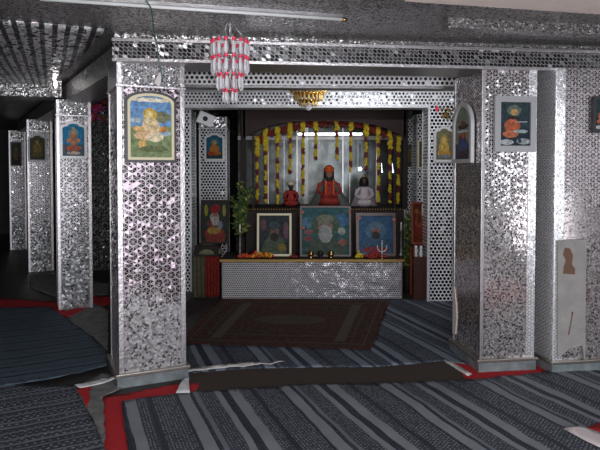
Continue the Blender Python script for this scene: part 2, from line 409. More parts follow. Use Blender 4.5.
# ------------------------------------------------------------------ the setting
ZC = 2.43          # ceiling
ZB = 2.24          # underside of the beams
b = B(); box(b, -7.5, 4.2, -3.2, 13.5, -.1, 0); struct(link('floor', boxuv(b), M['floor']))
b = B(); box(b, -7.5, 4.2, -3.2, 1.85, .0, .012); struct(link('floor_near', boxuv(b), M['white_cloth']))  # unseen pale floor cloth, added for the mirror pillars to reflect
b = B(); box(b, -.4, 4.2, 1.86, 2.26, .0, .022); struct(link('floor_red_carpet', boxuv(b), M['red']))  # unseen red carpet strip, placed where the right pillars mirror it
b = B(); box(b, -7.5, 4.2, -1.2, 13.5, ZC, ZC + .1); struct(link('ceiling', boxuv(b), M['ceiling']))
b = B(); box(b, -7.6, -7.5, -3.2, 13.5, 0, ZC); struct(link('wall_left', boxuv(b), M['darkgrey']))
b = B(); box(b, 4.2, 4.3, -3.2, 13.5, 0, ZC); struct(link('wall_right', boxuv(b), M['dark_mosaic']))
b = B(); box(b, -7.5, 4.2, 13.5, 13.6, 0, ZC); struct(link('wall_back', boxuv(b), M['darkgrey']))

# ------------------------------------------------------------------ pillars
def frameof(phi):
    c, s = math.cos(phi), math.sin(phi)
    return Vector((c, s, 0)), Vector((-s, c, 0))     # along the front face (to the right), and into the depth
class Pillar:
    def __init__(s, px, py, wd, phi, label, m, top=ZB, cap=None, plinth=True, strip=None, strip_w=.028, group='mirror-clad pillars', dp=None, base_z=0, plinth_h=.10):
        s.N = onz(px, py); s.phi = phi; s.u, s.v = frameof(phi); s.w = wd; dp = dp or wd; s.d = dp
        s.o = thing('pillar', label, 'pillar', s.N, phi, group)
        ph = plinth_h if plinth else 0
        b = B(); box(b, 0, wd, 0, dp, ph, top - (.16 if cap else 0)); link('shaft', boxuv(b, px * .0137), m, s.o)
        st = strip or M['silver']
        for (x, y) in ((0, 0), (wd, 0), (0, dp), (wd, dp)):
            b = B(); sx = -1 if x else 1; sy = -1 if y else 1
            x0, x1 = sorted((x - sx * .006, x + sx * strip_w)); y0, y1 = sorted((y - sy * .006, y + sy * strip_w))
            box(b, x0, x1, y0, y1, ph, top, .003); link('corner_strip', boxuv(b), st, s.o)
        if plinth:
            b = B(); box(b, -.02, wd + .02, -.02, dp + .02, 0, ph - .025, .004); link('plinth', b, M['marble'], s.o)
            b = B(); box(b, -.032, wd + .032, -.032, dp + .032, ph - .025, ph, .006); link('ledge', b, M['steel'], s.o)
        if cap:
            b = B(); box(b, -.004, wd + .004, -.004, dp + .004, top - .16, top); link('capital', boxuv(b), cap, s.o)
            b = B(); box(b, -.015, wd + .015, -.015, dp + .015, top - .175, top - .155, .004); link('capital_band', b, st, s.o)
    def hit(s, px, py, side='front'):
        """point of the face under a photo pixel, in the pillar's own (u, z)"""
        n = s.v if side == 'front' else s.u
        d = ray(px, py); t = (s.N - O).dot(n) / d.dot(n); p = O + d * t
        return p
rad = math.radians
P1 = Pillar(120, 388, .455, rad(25), 'large mirror mosaic pillar in the left foreground with a cream arched picture', M['star'], cap=M['cap'], strip_w=.03)
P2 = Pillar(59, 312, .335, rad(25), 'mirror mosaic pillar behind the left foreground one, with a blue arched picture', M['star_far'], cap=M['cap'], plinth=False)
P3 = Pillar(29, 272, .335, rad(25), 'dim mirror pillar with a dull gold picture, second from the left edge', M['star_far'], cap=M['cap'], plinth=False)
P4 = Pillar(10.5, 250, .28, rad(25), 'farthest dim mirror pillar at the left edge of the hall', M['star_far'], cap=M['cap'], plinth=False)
R1 = Pillar(480, 372, .415, rad(8), 'large mirror mosaic pillar at right foreground with a dark square picture', M['right'], strip_w=.02, dp=.50)
R2 = Pillar(553, 374, .50, rad(9), 'mirror pillar at the right edge with a bare plaster patch low down', M['right'], strip=M['strip'], strip_w=.068)
BK = 6.62
PC = Pillar(427.5, 302, .30, rad(1), 'bright white lattice pillar at the right end of the altar', M['white_lattice'], plinth=False, strip=M['enamel'], strip_w=.02, group='white lattice pillars by the altar')
PA = Pillar(159, 292, .40, rad(2), 'white lattice pillar half hidden behind the left foreground pillar', M['white_lattice'], plinth=False, strip=M['enamel'], strip_w=.02, group='white lattice pillars by the altar')
PB = Pillar(200, 277, .38, rad(2), 'white lattice pillar left of the garlands, behind the bearded portrait', M['white_lattice'], plinth=False, strip=M['enamel'], strip_w=.02, cap=M['cap'], group='white lattice pillars by the altar')
PE = Pillar(404, 272, .125, rad(1), 'narrow white lattice pillar right beside the garlands', M['white_lattice'], plinth=False, strip=M['enamel'], strip_w=.012, group='white lattice pillars by the altar', dp=.3)
PF = Pillar(416, 282, .15, rad(1), 'narrow white lattice pillar between garlands and the bright altar pillar', M['white_lattice'], plinth=False, strip=M['silver_dark'], strip_w=.015, group='white lattice pillars by the altar', dp=.3)
# bright strip on the inner edge of R1's face
b = B(); box(b, R1.w - .055, R1.w + .008, -.008, .05, .10, ZB); link('edge_strip', boxuv(b), M['strip'], R1.o)

b = B(); box(b, -.008, .05, .0, .34, .10, ZB); link('side_strip', boxuv(b, 3), M['strip'], R2.o)  # pale strip over R2's side stands in for the light it reflects
# ------------------------------------------------------------------ beams and mouldings (part of the room)
def beam(name, A, Bp, thick, z0, z1, m, band=None):
    A = Vector((A[0], A[1], 0)); Bp = Vector((Bp[0], Bp[1], 0)); L = (Bp - A).length; a = math.atan2((Bp - A).y, (Bp - A).x)
    b = B(); box(b, 0, L, 0, thick, z0, z1); o = struct(link(name, boxuv(b), m, None, False, (A.x, A.y, 0), (0, 0, a)))
    if band:
        b = B(); box(b, 0, L, -.02, thick + .02, z1 - .025, z1 + .0, .004); box(b, 0, L, -.012, thick + .012, z0 - .012, z0 + .012, .003)
        link('moulding', b, band, o)
    return o
a1 = P1.N - Vector((.02, .04, 0)); a2 = R1.N + Vector((.0, -.05, 0)); dr = (a2 - a1).normalized()
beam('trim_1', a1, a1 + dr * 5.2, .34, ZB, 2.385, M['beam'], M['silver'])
b = B(); box(b, 0, 5.2, .08, .30, 2.385, ZC); struct(link('trim_2', boxuv(b), M['ceiling'], None, False, (a1.x, a1.y, 0), (0, 0, math.atan2(dr.y, dr.x))))
m0 = ony(150, 86, 4.97); m1 = ony(520, 86, 5.1)
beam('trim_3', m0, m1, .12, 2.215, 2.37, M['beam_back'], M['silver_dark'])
k0 = ony(150, 107, BK); k1 = ony(470, 107, BK)
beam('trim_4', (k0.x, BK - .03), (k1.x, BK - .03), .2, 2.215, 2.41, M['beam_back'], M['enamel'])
# beam running back over the left row of pillars, and one crossing left from the second pillar
beam('trim_5', P1.N + P1.v * .30 + P1.u * .32, P4.N + Vector((.30, .4, 0)), .30, ZB - .02, 2.40, M['ceiling'], None)
q = P2.N + Vector((.05, .02, 0)); beam('trim_6', q + Vector((-4.2, -1.2, 0)), q, .3, ZB + .02, ZC, M['ceiling'], None)
# near soffit of cream plaster along the top right edge of the view
n0 = onz(405, 1.5, 2.25); n1 = onz(640, 17, 2.25); dn = (n1 - n0).normalized()
nn = Vector((dn.y, -dn.x, 0))
c0 = n0 + nn * .28
beam('trim_7', (c0.x, c0.y), (c0.x + dn.x * 2.6, c0.y + dn.y * 2.6), .28, 2.25, ZC, M['cream'], None)
# stepped ceiling moulding on the right
s0 = onz(448, 29, 2.36); s1 = onz(640, 38, 2.36)
beam('trim_8', s0, s1, .10, 2.37, ZC, M['ceiling'])
# fan-shaped mirror ceiling of the left bay: shallow dome
ap = onz(56, 92, ZC)
def fan():
    bm = B(); uvl = bm.loops.layers.uv.verify()
    A0, A1 = rad(62), rad(150); NA, NR = 60, 26; g = []
    for i in range(NA + 1):
        a = math.radians(-172) + math.radians(154) * i / NA; row = []
        for j in range(NR + 1):
            r = .12 + 3.4 * j / NR
            x = ap.x + r * math.cos(a); y = ap.y + r * math.sin(a)
            z = ZC - .012 - .05 * math.sin(PI * min(1, j / NR))
            row.append(bm.verts.new((x, y, z)))
        g.append(row)
    for i in range(NA):
        for j in range(NR):
            f = bm.faces.new((g[i][j], g[i][j + 1], g[i + 1][j + 1], g[i + 1][j]))
            f.smooth = True
            for l in f.loops: l[uvl].uv = (l.vert.co.x, l.vert.co.y)
    # keep only the part left of the beam row and beyond the near edge
    bmesh.ops.bisect_plane(bm, geom=bm.verts[:] + bm.edges[:] + bm.faces[:], plane_co=P1.N + Vector((-.1, 0, 0)), plane_no=(P2.N - P1.N).cross(Vector((0, 0, 1))), clear_outer=True)
    n = onz(10, 14, ZC); n2 = onz(110, 5, ZC)
    bmesh.ops.bisect_plane(bm, geom=bm.verts[:] + bm.edges[:] + bm.faces[:], plane_co=n, plane_no=(n2 - n).cross(Vector((0, 0, 1))), clear_outer=True)
    bmesh.ops.solidify(bm, geom=bm.faces[:], thickness=-.008)
    return bm
ap2 = onz(50, 125, ZC); struct(link('trim_9', fan(), ceiling_fan_mat(ap2.x, ap2.y)))
# dim walls seen past the left row
w0 = ony(92, 170, 8.6); w1 = ony(200, 170, 9.4)
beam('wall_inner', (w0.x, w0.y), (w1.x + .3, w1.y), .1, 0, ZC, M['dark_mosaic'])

# ------------------------------------------------------------------ floor coverings
def cloth(name, poly_px, m, label, cat, z=.012, thick=.004, wave=.004, dir_px=(70, 170), cell=.06, pts=None, group=None, fold=9.0, jit=.006):
    P = pts or [onz(x, y) for x, y in poly_px]
    V = [Vector((p.x, p.y)) for p in P]; B2 = []
    for a, c in zip(V, V[1:] + V[:1]):               # resample the outline
        n = max(1, int((c - a).length / cell))
        for k in range(n):
            p = a.lerp(c, k / n)
            if n > 1 and k: p = p + Vector((random.uniform(-jit, jit), random.uniform(-jit, jit)))
            B2.append(p)
    n = len(B2); xs = [p.x for p in B2]; ys = [p.y for p in B2]
    verts = list(B2); x = min(xs)
    while x < max(xs):
        y = min(ys)
        while y < max(ys): verts.append(Vector((x + random.uniform(-.3, .3) * cell, y + random.uniform(-.3, .3) * cell))); y += cell
        x += cell
    r = geometry.delaunay_2d_cdt(verts, [(i, (i + 1) % n) for i in range(n)], [], 1, 1e-5)
    c = onz(dir_px[0], dir_px[1] + .6); a = math.atan2(c.y, c.x); s_, c_ = math.sin(a), math.cos(a)
    bm = B(); uvl = bm.loops.layers.uv.verify()
    vs = [bm.verts.new((v.x, v.y, z + wave * (1 + noise.noise(Vector((v.x * fold, v.y * fold, z * 50)))) + wave * .6 * noise.noise(Vector((v.x * 2, v.y * 2, 5))))) for v in r[0]]
    for f in r[2]:
        if len(f) < 3: continue
        try: ff = bm.faces.new([vs[i] for i in f])
        except Exception: continue
        ff.smooth = True
        for l in ff.loops:
            X, Y = l.vert.co.x, l.vert.co.y; l[uvl].uv = (X * s_ - Y * c_ + 20, X * c_ + Y * s_ + 20)
    bm.verts.ensure_lookup_table()
    for v in [v for v in bm.verts if not v.link_faces]: bm.verts.remove(v)
    bmesh.ops.recalc_face_normals(bm, faces=bm.faces)
    if sum(f.normal.z for f in bm.faces) < 0: bmesh.ops.reverse_faces(bm, faces=bm.faces[:])
    bmesh.ops.solidify(bm, geom=bm.faces[:], thickness=thick)
    return tag(link(name, bm, m), label, cat, group)
cloth('carpet', [(150, 402), (186, 370), (470, 352), (500, 385), (470, 400)], M['brown'], 'plain brown carpet strip showing between the two striped sheets', 'carpet', z=.001, wave=.0005, thick=.001)
cloth('carpet', [(-30, 309), (-30, 297), (60, 302), (108, 296), (112, 303), (92, 309), (62, 319), (40, 308)], M['red'], 'dark red carpet strip running past the second left pillar', 'carpet', z=.002, wave=.001)
cloth('carpet', [(55, 311), (59, 316), (70, 318), (90, 309), (97, 303), (97, 296), (90, 300), (62, 311)], M['red'], 'narrow red carpet fold curling round the foot of the second left pillar', 'carpet', z=.018, wave=.004, cell=.04)
cloth('carpet', [(103, 398), (181, 384), (200, 384), (192, 396), (150, 404), (150, 462), (104, 462)], M['red'], 'red carpet with a bent corner at the foot of the left foreground pillar', 'carpet', z=.004, wave=.002)
cloth('carpet', [(76, 391), (91, 387), (88, 410)], M['red'], 'small red carpet scrap at the edge of the grey printed sheet', 'carpet', z=.020, wave=.001)
cloth('carpet', [(443, 352), (450, 340), (560, 340), (560, 368), (538, 376), (529, 381), (476, 387), (470, 384)], M['red'], 'red carpet around the foot of the right foreground pillar', 'carpet', z=.003, wave=.002)
cloth('carpet', [(196, 296), (196, 288), (240, 288), (240, 300), (222, 303), (186, 318), (186, 302)], M['dark_cloth'], 'dark maroon carpet left of the altar front', 'carpet', z=.002, wave=.001)
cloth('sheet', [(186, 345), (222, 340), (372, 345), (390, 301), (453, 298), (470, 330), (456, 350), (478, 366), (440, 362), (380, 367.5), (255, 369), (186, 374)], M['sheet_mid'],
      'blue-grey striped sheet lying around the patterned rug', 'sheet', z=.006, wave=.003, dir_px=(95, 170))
cloth('sheet', [(122, 404), (190, 394.5), (290, 388), (400, 384.5), (474, 382), (535, 375.5), (620, 361), (720, 372), (700, 520), (138, 520), (128, 450), (124, 425)], M['sheet'],
      'large blue and grey striped sheet covering the right foreground floor', 'sheet', z=.014, wave=.006)
cloth('sheet', [(-60, 391), (0, 386), (73, 388), (88, 415), (101, 440), (118, 500), (-60, 500)], M['sheet_left'],
      'grey sheet with zigzag printed rows in the left bottom corner', 'sheet', z=.012, wave=.005, dir_px=(1400, 170))
cloth('sheet', [(-60, 311), (50, 309), (67, 321), (90, 338), (106, 353), (107, 369), (50, 382), (0, 390), (-60, 396)], M['sheet_blue'],
      'dark blue sheet with dotted rows beside the left foreground pillar', 'sheet', z=.020, wave=.006, dir_px=(1400, 170))
cloth('cloth', [(60, 311), (92, 303), (108, 312), (108, 352), (92, 338), (70, 322)], M['grey_cloth'], 'crumpled grey cloth behind the dark blue sheet by the second left pillar', 'cloth', z=.008, wave=.010, fold=14)
cloth('cloth', [(72, 388), (108, 372), (122, 390), (103, 398), (105, 455), (101, 440), (88, 412)], M['grey_cloth'], 'pale grey cloth between the zigzag sheet and the red carpet', 'cloth', z=.007, wave=.004)
cloth('cloth', [(30, 288), (30, 276), (60, 276), (108, 284), (108, 295), (60, 299)], M['grey_cloth'], 'dim grey cloth on the floor behind the red strip at left', 'cloth', z=.004, wave=.006)
cloth('cloth', [(184, 374.5), (184, 371.5), (200, 369.5), (230, 367), (262, 365), (285, 364.5), (262, 367.5), (225, 370.5), (200, 373.5)], M['white_cloth'], 'bunched white cloth edge along the brown carpet', 'cloth', z=.012, wave=.014, fold=16, cell=.035)
cloth('cloth', [(182, 384), (189, 378), (190, 396), (176, 397)], M['plastic'], 'white plastic scrap at the right foot of the left foreground pillar', 'plastic sheet', z=.02, wave=.006)
cloth('cloth', [(74, 388), (95, 384), (118, 379), (118, 382), (98, 388), (80, 391)], M['plastic'], 'thin strip of clear plastic at the foot of the left foreground pillar', 'plastic sheet', z=.02, wave=.006, cell=.03)
cloth('tape', [(443, 361), (447, 360), (472, 375), (468, 377)], M['white_cloth'], 'short strip of white tape on the edge of the right red carpet', 'tape', z=.009, wave=.001)
cloth('paper_strip', [(563, 434), (580, 431), (620, 446), (620, 460), (598, 452)], M['cream_paper'], 'white paper strip lying in the bottom right corner', 'paper', z=.03, wave=.002)
cloth('carpet', [(586, 433), (603, 426), (640, 432), (640, 450), (604, 440)], M['red'], 'small red carpet piece at the bottom right edge', 'carpet', z=.028, wave=.001)
# plastic edge of the pillar foot seen at the far right corner
# rug
rc = [onz(186, 348), onz(371, 352), onz(388, 303), onz(223, 300.5)]
rl = onz(176, 346)
def rug():
    bm = B(); uvl = bm.loops.layers.uv.verify(); Q = [rl, rc[1], rc[2], rc[3]]; n = 30; g = []
    for i in range(n + 1):
        row = []
        for j in range(n + 1):
            a, c = i / n, j / n
            p = Q[0].lerp(Q[1], a).lerp(Q[3].lerp(Q[2], a), c)
            row.append((bm.verts.new((p.x, p.y, .022 + .002 * noise.noise(p * 5))), ((a - .5) * 1.72, (c - .5) * 1.04)))
        g.append(row)
    for i in range(n):
        for j in range(n):
            qd = (g[i][j], g[i + 1][j], g[i + 1][j + 1], g[i][j + 1]); f = bm.faces.new([k[0] for k in qd])
            for l, k in zip(f.loops, qd): l[uvl].uv = k[1]
    bmesh.ops.solidify(bm, geom=bm.faces[:], thickness=.01)
    return bm
tag(link('rug', rug(), M['rug']), 'patterned dark red rug in front of the altar', 'rug')

# ------------------------------------------------------------------ pictures
def outline(w_, h_, kind):
    """closed outline in XZ, base at z=0"""
    if kind == 'rect': return [(-w_ / 2, 0), (w_ / 2, 0), (w_ / 2, h_), (-w_ / 2, h_)]
    pts = [(-w_ / 2, 0), (w_ / 2, 0)]
    if kind == 'arch':
        r = h_ * .14
        for k in range(0, 17):
            a = PI * k / 16; pts.append((w_ / 2 * math.cos(a), h_ - r + r * math.sin(a)))
    elif kind == 'round':
        r = w_ / 2
        for k in range(0, 17):
            a = PI * k / 16; pts.append((r * math.cos(a), h_ - r + r * math.sin(a)))
    elif kind == 'ogee':
        r = h_ * .10; s = h_ - r * 1.4
        pts += [(w_ / 2, s), (w_ * .42, s + r * .4), (w_ * .34, s + r * .55)]
        for k in range(0, 9):
            a = PI * k / 8; pts.append((w_ * .26 * math.cos(a), s + r * .6 + r * .8 * math.sin(a)))
        pts += [(-w_ * .34, s + r * .55), (-w_ * .42, s + r * .4), (-w_ / 2, s)]
    return pts
def inside(x, z, P):
    c = False; j = len(P) - 1
    for i in range(len(P)):
        if (P[i][1] > z) != (P[j][1] > z) and x < (P[j][0] - P[i][0]) * (z - P[i][1]) / (P[j][1] - P[i][1]) + P[i][0]: c = not c
        j = i
    return c
def hx(s): return tuple(((int(s[i:i + 2], 16) / 255) ** 2.2) for i in (0, 2, 4))
def painting(w_, h_, P, spec, seed, nx=60, dim=1.0):
    """printed picture: sky and ground bands plus simple painted figures; spec = (top, bottom, horizon, [(cx,cz,rx,rz,colour)...])"""
    rnd = random.Random(seed); top, bot, hz, els = spec
    top, bot = hx(top), hx(bot); els = [(a, c, d, e, hx(f)) for a, c, d, e, f in els]
    ny = int(nx * h_ / w_); bm = B(); cl = bm.loops.layers.color.new('Col')
    grid = {}
    def V(i, j):
        if (i, j) not in grid: grid[i, j] = bm.verts.new((-w_ / 2 + w_ * i / nx, 0, h_ * j / ny))
        return grid[i, j]
    for i in range(nx):
        for j in range(ny):
            X, Z = (i + .5) / nx, (j + .5) / ny
            if not inside((X - .5) * w_, Z * h_, P): continue
            c = top if Z > hz + .04 * noise.noise(Vector((X * 5, seed, 0))) else bot
            k = 1 + .5 * noise.noise(Vector((X * 9, Z * 13, seed))) + .5 * noise.noise(Vector((X * 26, Z * 34, seed)))
            for a, cz, rx, rz, col in els:
                wob = 1 + .25 * noise.noise(Vector((X * 8, Z * 8, seed + a * 9)))
                if ((X - a) / rx) ** 2 + ((Z - cz) / rz) ** 2 < wob: c = col
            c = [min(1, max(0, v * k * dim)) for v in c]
            f = bm.faces.new((V(i, j), V(i + 1, j), V(i + 1, j + 1), V(i, j + 1)))
            # vertex colours are stored as sRGB bytes
            for l in f.loops: l[cl] = (*[v ** (1 / 2.2) for v in c], 1)
    return bm
def picture(p0, u, w_, h_, kind, fm, spec, label, seed=1, lean=0.0, fw=.03, depth=.03, name='framed_picture', group=None, mount=None, cat='picture', off=0.0, dim=1.0):
    """p0 = bottom centre on the supporting surface; u = direction to the right along it"""
    rz = math.atan2(u.y, u.x)
    o = thing(name, label, cat, p0, rz, group); o.rotation_euler = (-lean, 0, rz)
    P = outline(w_, h_, kind); cz = h_ / 2
    I = [(x * (1 - 2 * fw / w_), cz + (z - cz) * (1 - 2 * fw / h_)) for x, z in P]
    b = B(); ring_prism(b, P, I, -depth - off, -.001 - off); link('frame', b, fm, o)
    I2 = [(x * (1 - 1.7 * fw / w_), cz + (z - cz) * (1 - 1.7 * fw / h_)) for x, z in P]
    iw, ih = w_ - 1.7 * fw, h_ - 1.7 * fw
    Pl = [(x, z - fw * .85) for x, z in I2]
    bm = painting(iw, ih, Pl, spec, seed, dim=dim)
    link('print', bm, M['paint'], o, loc=(0, -depth * .45 - off, fw * .85))
    b = B(); prism(b, [(x * .985, z * .985 + h_ * .0075) for x, z in P], -depth * .40 - off, -.0005 - off); link('backing', b, M['frame_dark'], o)
    if mount:
        sw = mount; Q = outline(w_ + 2 * sw, h_ + 2 * sw, kind); Q = [(x, z - sw) for x, z in Q]
        b = B(); prism(b, Q, -.008 - off, -.0002 - off); link('shadow_outline', b, M['frame_dark'], o)  # dark board around the frame stands in for its shadow outline
    return o
def hang(P, x0, y0, x1, y1, kind, fm, spec, label, seed, side='front', **k):
    """a picture hung on a pillar face so that it fills the photo box x0..x1, y0..y1"""
    a = P.hit(x0, y1, side); c = P.hit(x1, y1, side); tp = P.hit((x0 + x1) / 2, y0, side); bt = P.hit((x0 + x1) / 2, y1, side)
    u = P.u if side == 'front' else -P.v
    n = -P.v if side == 'front' else -P.u
    return picture(bt + n * .009, u, (c - a).length, (tp - bt).length, kind, fm, spec, label, seed, **k)
FIG = lambda body, head, halo: [(.5, .72, .20, .13, halo), (.5, .38, .26, .18, body), (.5, .20, .36, .10, body), (.5, .56, .15, .14, body), (.5, .70, .10, .075, head), (.28, .42, .10, .05, head), (.72, .42, .10, .05, head), (.5, .79, .08, .05, 'c8a040')]
S_river = ('6f97c4', '7f8f66', .50, [(.75, .66, .22, .09, '7a7d62'), (.2, .60, .22, .04, 'a9b7c0'), (.70, .40, .30, .05, '9fb4c8'), (.48, .70, .17, .10, 'c9a548'), (.47, .69, .10, .07, 'e6cf8c'),
           (.50, .48, .22, .16, 'e0c79e'), (.38, .36, .26, .08, 'd8b48c'), (.60, .33, .22, .07, 'e6d4b4'), (.22, .46, .13, .05, 'd9b27a'), (.80, .46, .10, .05, 'c98f4e'), (.30, .20, .10, .09, 'd8b070'), (.55, .14, .34, .05, '6a7450'), (.5, .93, .5, .035, 'e9e2cc')])
S_blue = ('2f86b4', '5a6a78', .35, [(.5, .70, .24, .16, '5fa0b8'), (.5, .52, .18, .22, 'c08a66'), (.5, .74, .10, .08, 'd8a070'), (.5, .24, .34, .10, 'b86a58'), (.28, .48, .10, .06, 'c89070'), (.72, .48, .10, .06, 'c89070'), (.5, .10, .3, .05, 'c9b8a8'), (.5, .84, .07, .05, 'c8a860')])
S_gold = ('55543c', '4a4a3c', .3, [(.5, .45, .26, .25, '8a7440'), (.5, .72, .12, .09, 'a08a58'), (.5, .22, .34, .10, '6f6138')])
S_dim = ('4b5040', '3c3a34', .4, [(.5, .45, .25, .24, '6f5f3c'), (.5, .72, .12, .09, '8a7450')])
S_orange = ('27617a', '2a3d44', .3, [(.5, .68, .24, .16, '3f7f92'), (.5, .40, .28, .22, 'b8742c'), (.5, .68, .12, .09, 'c89448'), (.3, .22, .22, .08, 'a8402a'), (.68, .24, .2, .08, 'b06a2a')])
S_dark = ('2e3e44', '27333a', .4, [(.48, .80, .22, .12, '5f6c60'), (.48, .76, .11, .07, 'b08a5c'), (.45, .62, .20, .06, '33302c'), (.42, .46, .26, .15, 'a85a40'), (.36, .28, .24, .08, 'b0664a'), (.72, .55, .20, .015, '9aa0a4'), (.70, .34, .22, .04, '9aa8a8'), (.25, .10, .22, .06, 'a9adb0'), (.78, .12, .20, .07, '8f989c'), (.66, .13, .06, .05, '2a3a3c')])
S_ganesh = ('6f6a52', '5c5a48', .3, [(.5, .62, .24, .18, '96824e'), (.5, .38, .30, .20, 'b4964c'), (.5, .62, .13, .10, 'c8a860'), (.3, .22, .2, .09, 'a8803c'), (.7, .22, .2, .09, 'a8803c'), (.5, .12, .38, .05, '6b7480')])
S_tall = ('8a9284', '4a4a5a', .30, [(.5, .62, .30, .05, '3a3c3c'), (.5, .44, .18, .06, 'b86a3c'), (.32, .38, .10, .08, '8c3a2a'), (.68, .38, .10, .08, 'c07a50'), (.5, .28, .30, .14, '56628c'), (.5, .12, .40, .06, '5a4a54'), (.52, .53, .40, .018, 'd8dcdc'), (.5, .66, .16, .06, '7a5648')])
hang(P1, 127.5, 94, 173.5, 160, 'arch', M['frame_cream'], S_river, 'arched cream-framed picture of a figure under blue sky, on the left foreground pillar', 3, fw=.018, mount=.018)
hang(P2, 60, 121.5, 87, 158.5, 'ogee', M['frame_white'], S_blue, 'arched white-framed picture with blue ground on the second left pillar', 5, fw=.026)
hang(P3, 28, 134, 47, 161.5, 'ogee', M['frame_grey'], S_gold, 'arched grey-framed dull gold picture on the third pillar from the front at left', 6, fw=.026)
hang(P4, 10.5, 142, 22, 166, 'rect', M['frame_dark'], S_dim, 'dim brown picture on the farthest left pillar', 7, fw=.02)
hang(PB, 204.5, 133, 225, 161, 'ogee', M['frame_white'], S_orange, 'arched white-framed orange and blue picture left of the garlands', 8, fw=.03)
hang(PE, 404.5, 143, 414, 168, 'ogee', M['frame_white'], S_dim, 'narrow pale-framed picture just right of the garlands', 9, fw=.016)
hang(PF, 417, 140, 427.5, 168.5, 'rect', M['frame_cream'], S_gold, 'narrow gold-framed picture beside the bright altar pillar', 10, fw=.02)
hang(PC, 433, 126.5, 454, 162, 'ogee', M['frame_white'], S_ganesh, 'arched white-framed golden picture on the bright altar pillar', 11, fw=.026)
hang(R1, 492.5, 96.5, 533.5, 152, 'rect', M['frame_grey'], S_dark, 'square grey-framed picture with a red figure on dark ground, right foreground pillar', 12, fw=.045)
hang(R2, 590, 97, 616, 133, 'rect', M['frame_dark'], S_dark, 'dark picture cut by the right edge of the view', 13, fw=.02)
hang(R1, 456, 103, 475, 163, 'round', M['frame_white'], S_tall, 'tall round-topped picture on the left side of the right foreground pillar', 14, side='left', fw=.03)

# white star-like metal strips beside the tall picture: pillar trim is already there
# bare plaster panel and its stain on the edge pillar
def onface(P, x0, y0, x1, y1):
    a = P.hit(x0, y1); c = P.hit(x1, y0); return (a - P.N).dot(P.u), (c - P.N).dot(P.u), a.z, c.z
u0, u1, z0, z1 = onface(R2, 556, 347, 583, 240)
b = B(); prism(b, [(u0 + .0, max(z0, .11)), (u1, max(z0, .11)), (u1 + .004, z1 - .12), (u1 - .02, z1 + .02), (u0 + .10, z1), (u0 + .07, z1 - .03), (u0 + .012, z1 - .06)], -.022, -.006)
panel = link('plaster_patch', b, M['plaster'], R2.o); panel['label'] = 'bare grey plaster patch'
def facepoly(P, pts):
    r = []
    for x, y in pts: h = P.hit(x, y); r.append(((h - P.N).dot(P.u), h.z))
    return r
b = B(); prism(b, facepoly(R2, [(561, 273), (573, 274), (573, 268), (570, 264), (571, 255), (568, 248), (563, 247), (561, 254), (564, 260), (562, 266)]), -.0245, -.0225)
link('stain', b, M['stain'], panel)
b = B(); prism(b, facepoly(R2, [(566, 334), (567.2, 334), (570.5, 316), (571.5, 311), (569.5, 311), (569.6, 316)]), -.0245, -.0225)
link('crack', b, M['stain'], panel)
# torn pale edge on the left side of R1
pL = R1.hit(455.5, 335, 'left'); pH = R1.hit(455.5, 287, 'left')
dv = (pL - R1.N).dot(R1.v)
b = B(); prism(b, [(-.05, pL.z), (.01, pL.z + .01), (.035, pL.z + .16), (.02, pL.z + .26), (-.02, pH.z), (-.05, pH.z)], -.006, 0)
o_ = link('worn_patch', b, M['cream'], R1.o, False, (-.0005, min(dv, R1.d - .03), 0), (0, 0, -PI / 2))

# ------------------------------------------------------------------ the altar
AZ = .465
aL = onz(222, 299); aR = onz(402, 299); AY = aL.y
ax0, ax1 = aL.x, aR.x
alt = thing('altar', 'long low altar with a silver sequin front behind the rug', 'altar', ((ax0 + ax1) / 2, AY, 0))
hw = (ax1 - ax0) / 2
b = B(); box(b, -hw, hw, .02, .62, 0, AZ - .01); link('base', b, M['dark_wood'], alt)
def sheetmesh():
    bm = B(); uvl = bm.loops.layers.uv.verify(); nx, ny = 110, 24; g = []
    for i in range(nx + 1):
        row = []
        for j in range(ny + 1):
            x = -hw + 2 * hw * i / nx; z = .006 + (AZ - .02) * j / ny
            k = max(0, (i / nx - .35)) * .030
            y = -.006 + k * noise.noise(Vector((x * 5 + z * 4, z * 7, 2))) + .0015 * math.sin(x * 40)
            row.append(bm.verts.new((x, y - .012, z)))
        g.append(row)
    for i in range(nx):
        for j in range(ny):
            f = bm.faces.new((g[i][j], g[i + 1][j], g[i + 1][j + 1], g[i][j + 1])); f.smooth = True
            for l in f.loops: l[uvl].uv = (l.vert.co.x + hw, l.vert.co.z)
    bmesh.ops.solidify(bm, geom=bm.faces[:], thickness=-.003)
    return bm
link('sequin_front', sheetmesh(), M['sequin'], alt)
b = B(); box(b, -hw - .02, hw + .02, -.03, .64, AZ - .012, AZ, .003); link('top_cloth', b, M['dark_cloth'], alt)
b = B(); box(b, -hw - .022, hw + .022, -.045, -.02, AZ - .028, AZ + .004, .004); link('gold_braid', b, M['gold_trim'], alt)

# rear platform that carries the statues
PZ = 1.00; PY0, PY1 = AY + .78, AY + 1.75
pl0, pl1 = ony(240, 207, PY0).x, ony(404, 207, PY0).x
b = B(); box(b, pl0, pl1, PY0, PY1, 0, PZ, .01)
pf = tag(link('platform', b, M['dark_cloth']), 'tall dark cloth-covered platform behind the altar portraits', 'platform')
b = B()
for k in range(60):
    x = pl0 + (pl1 - pl0) * (k + .5) / 60; sph(b, (x, PY0 - .004, PZ - .01), (.012, .006, .014), 6, 0, 4)
link('fringe', b, M['gold_trim'], pf)

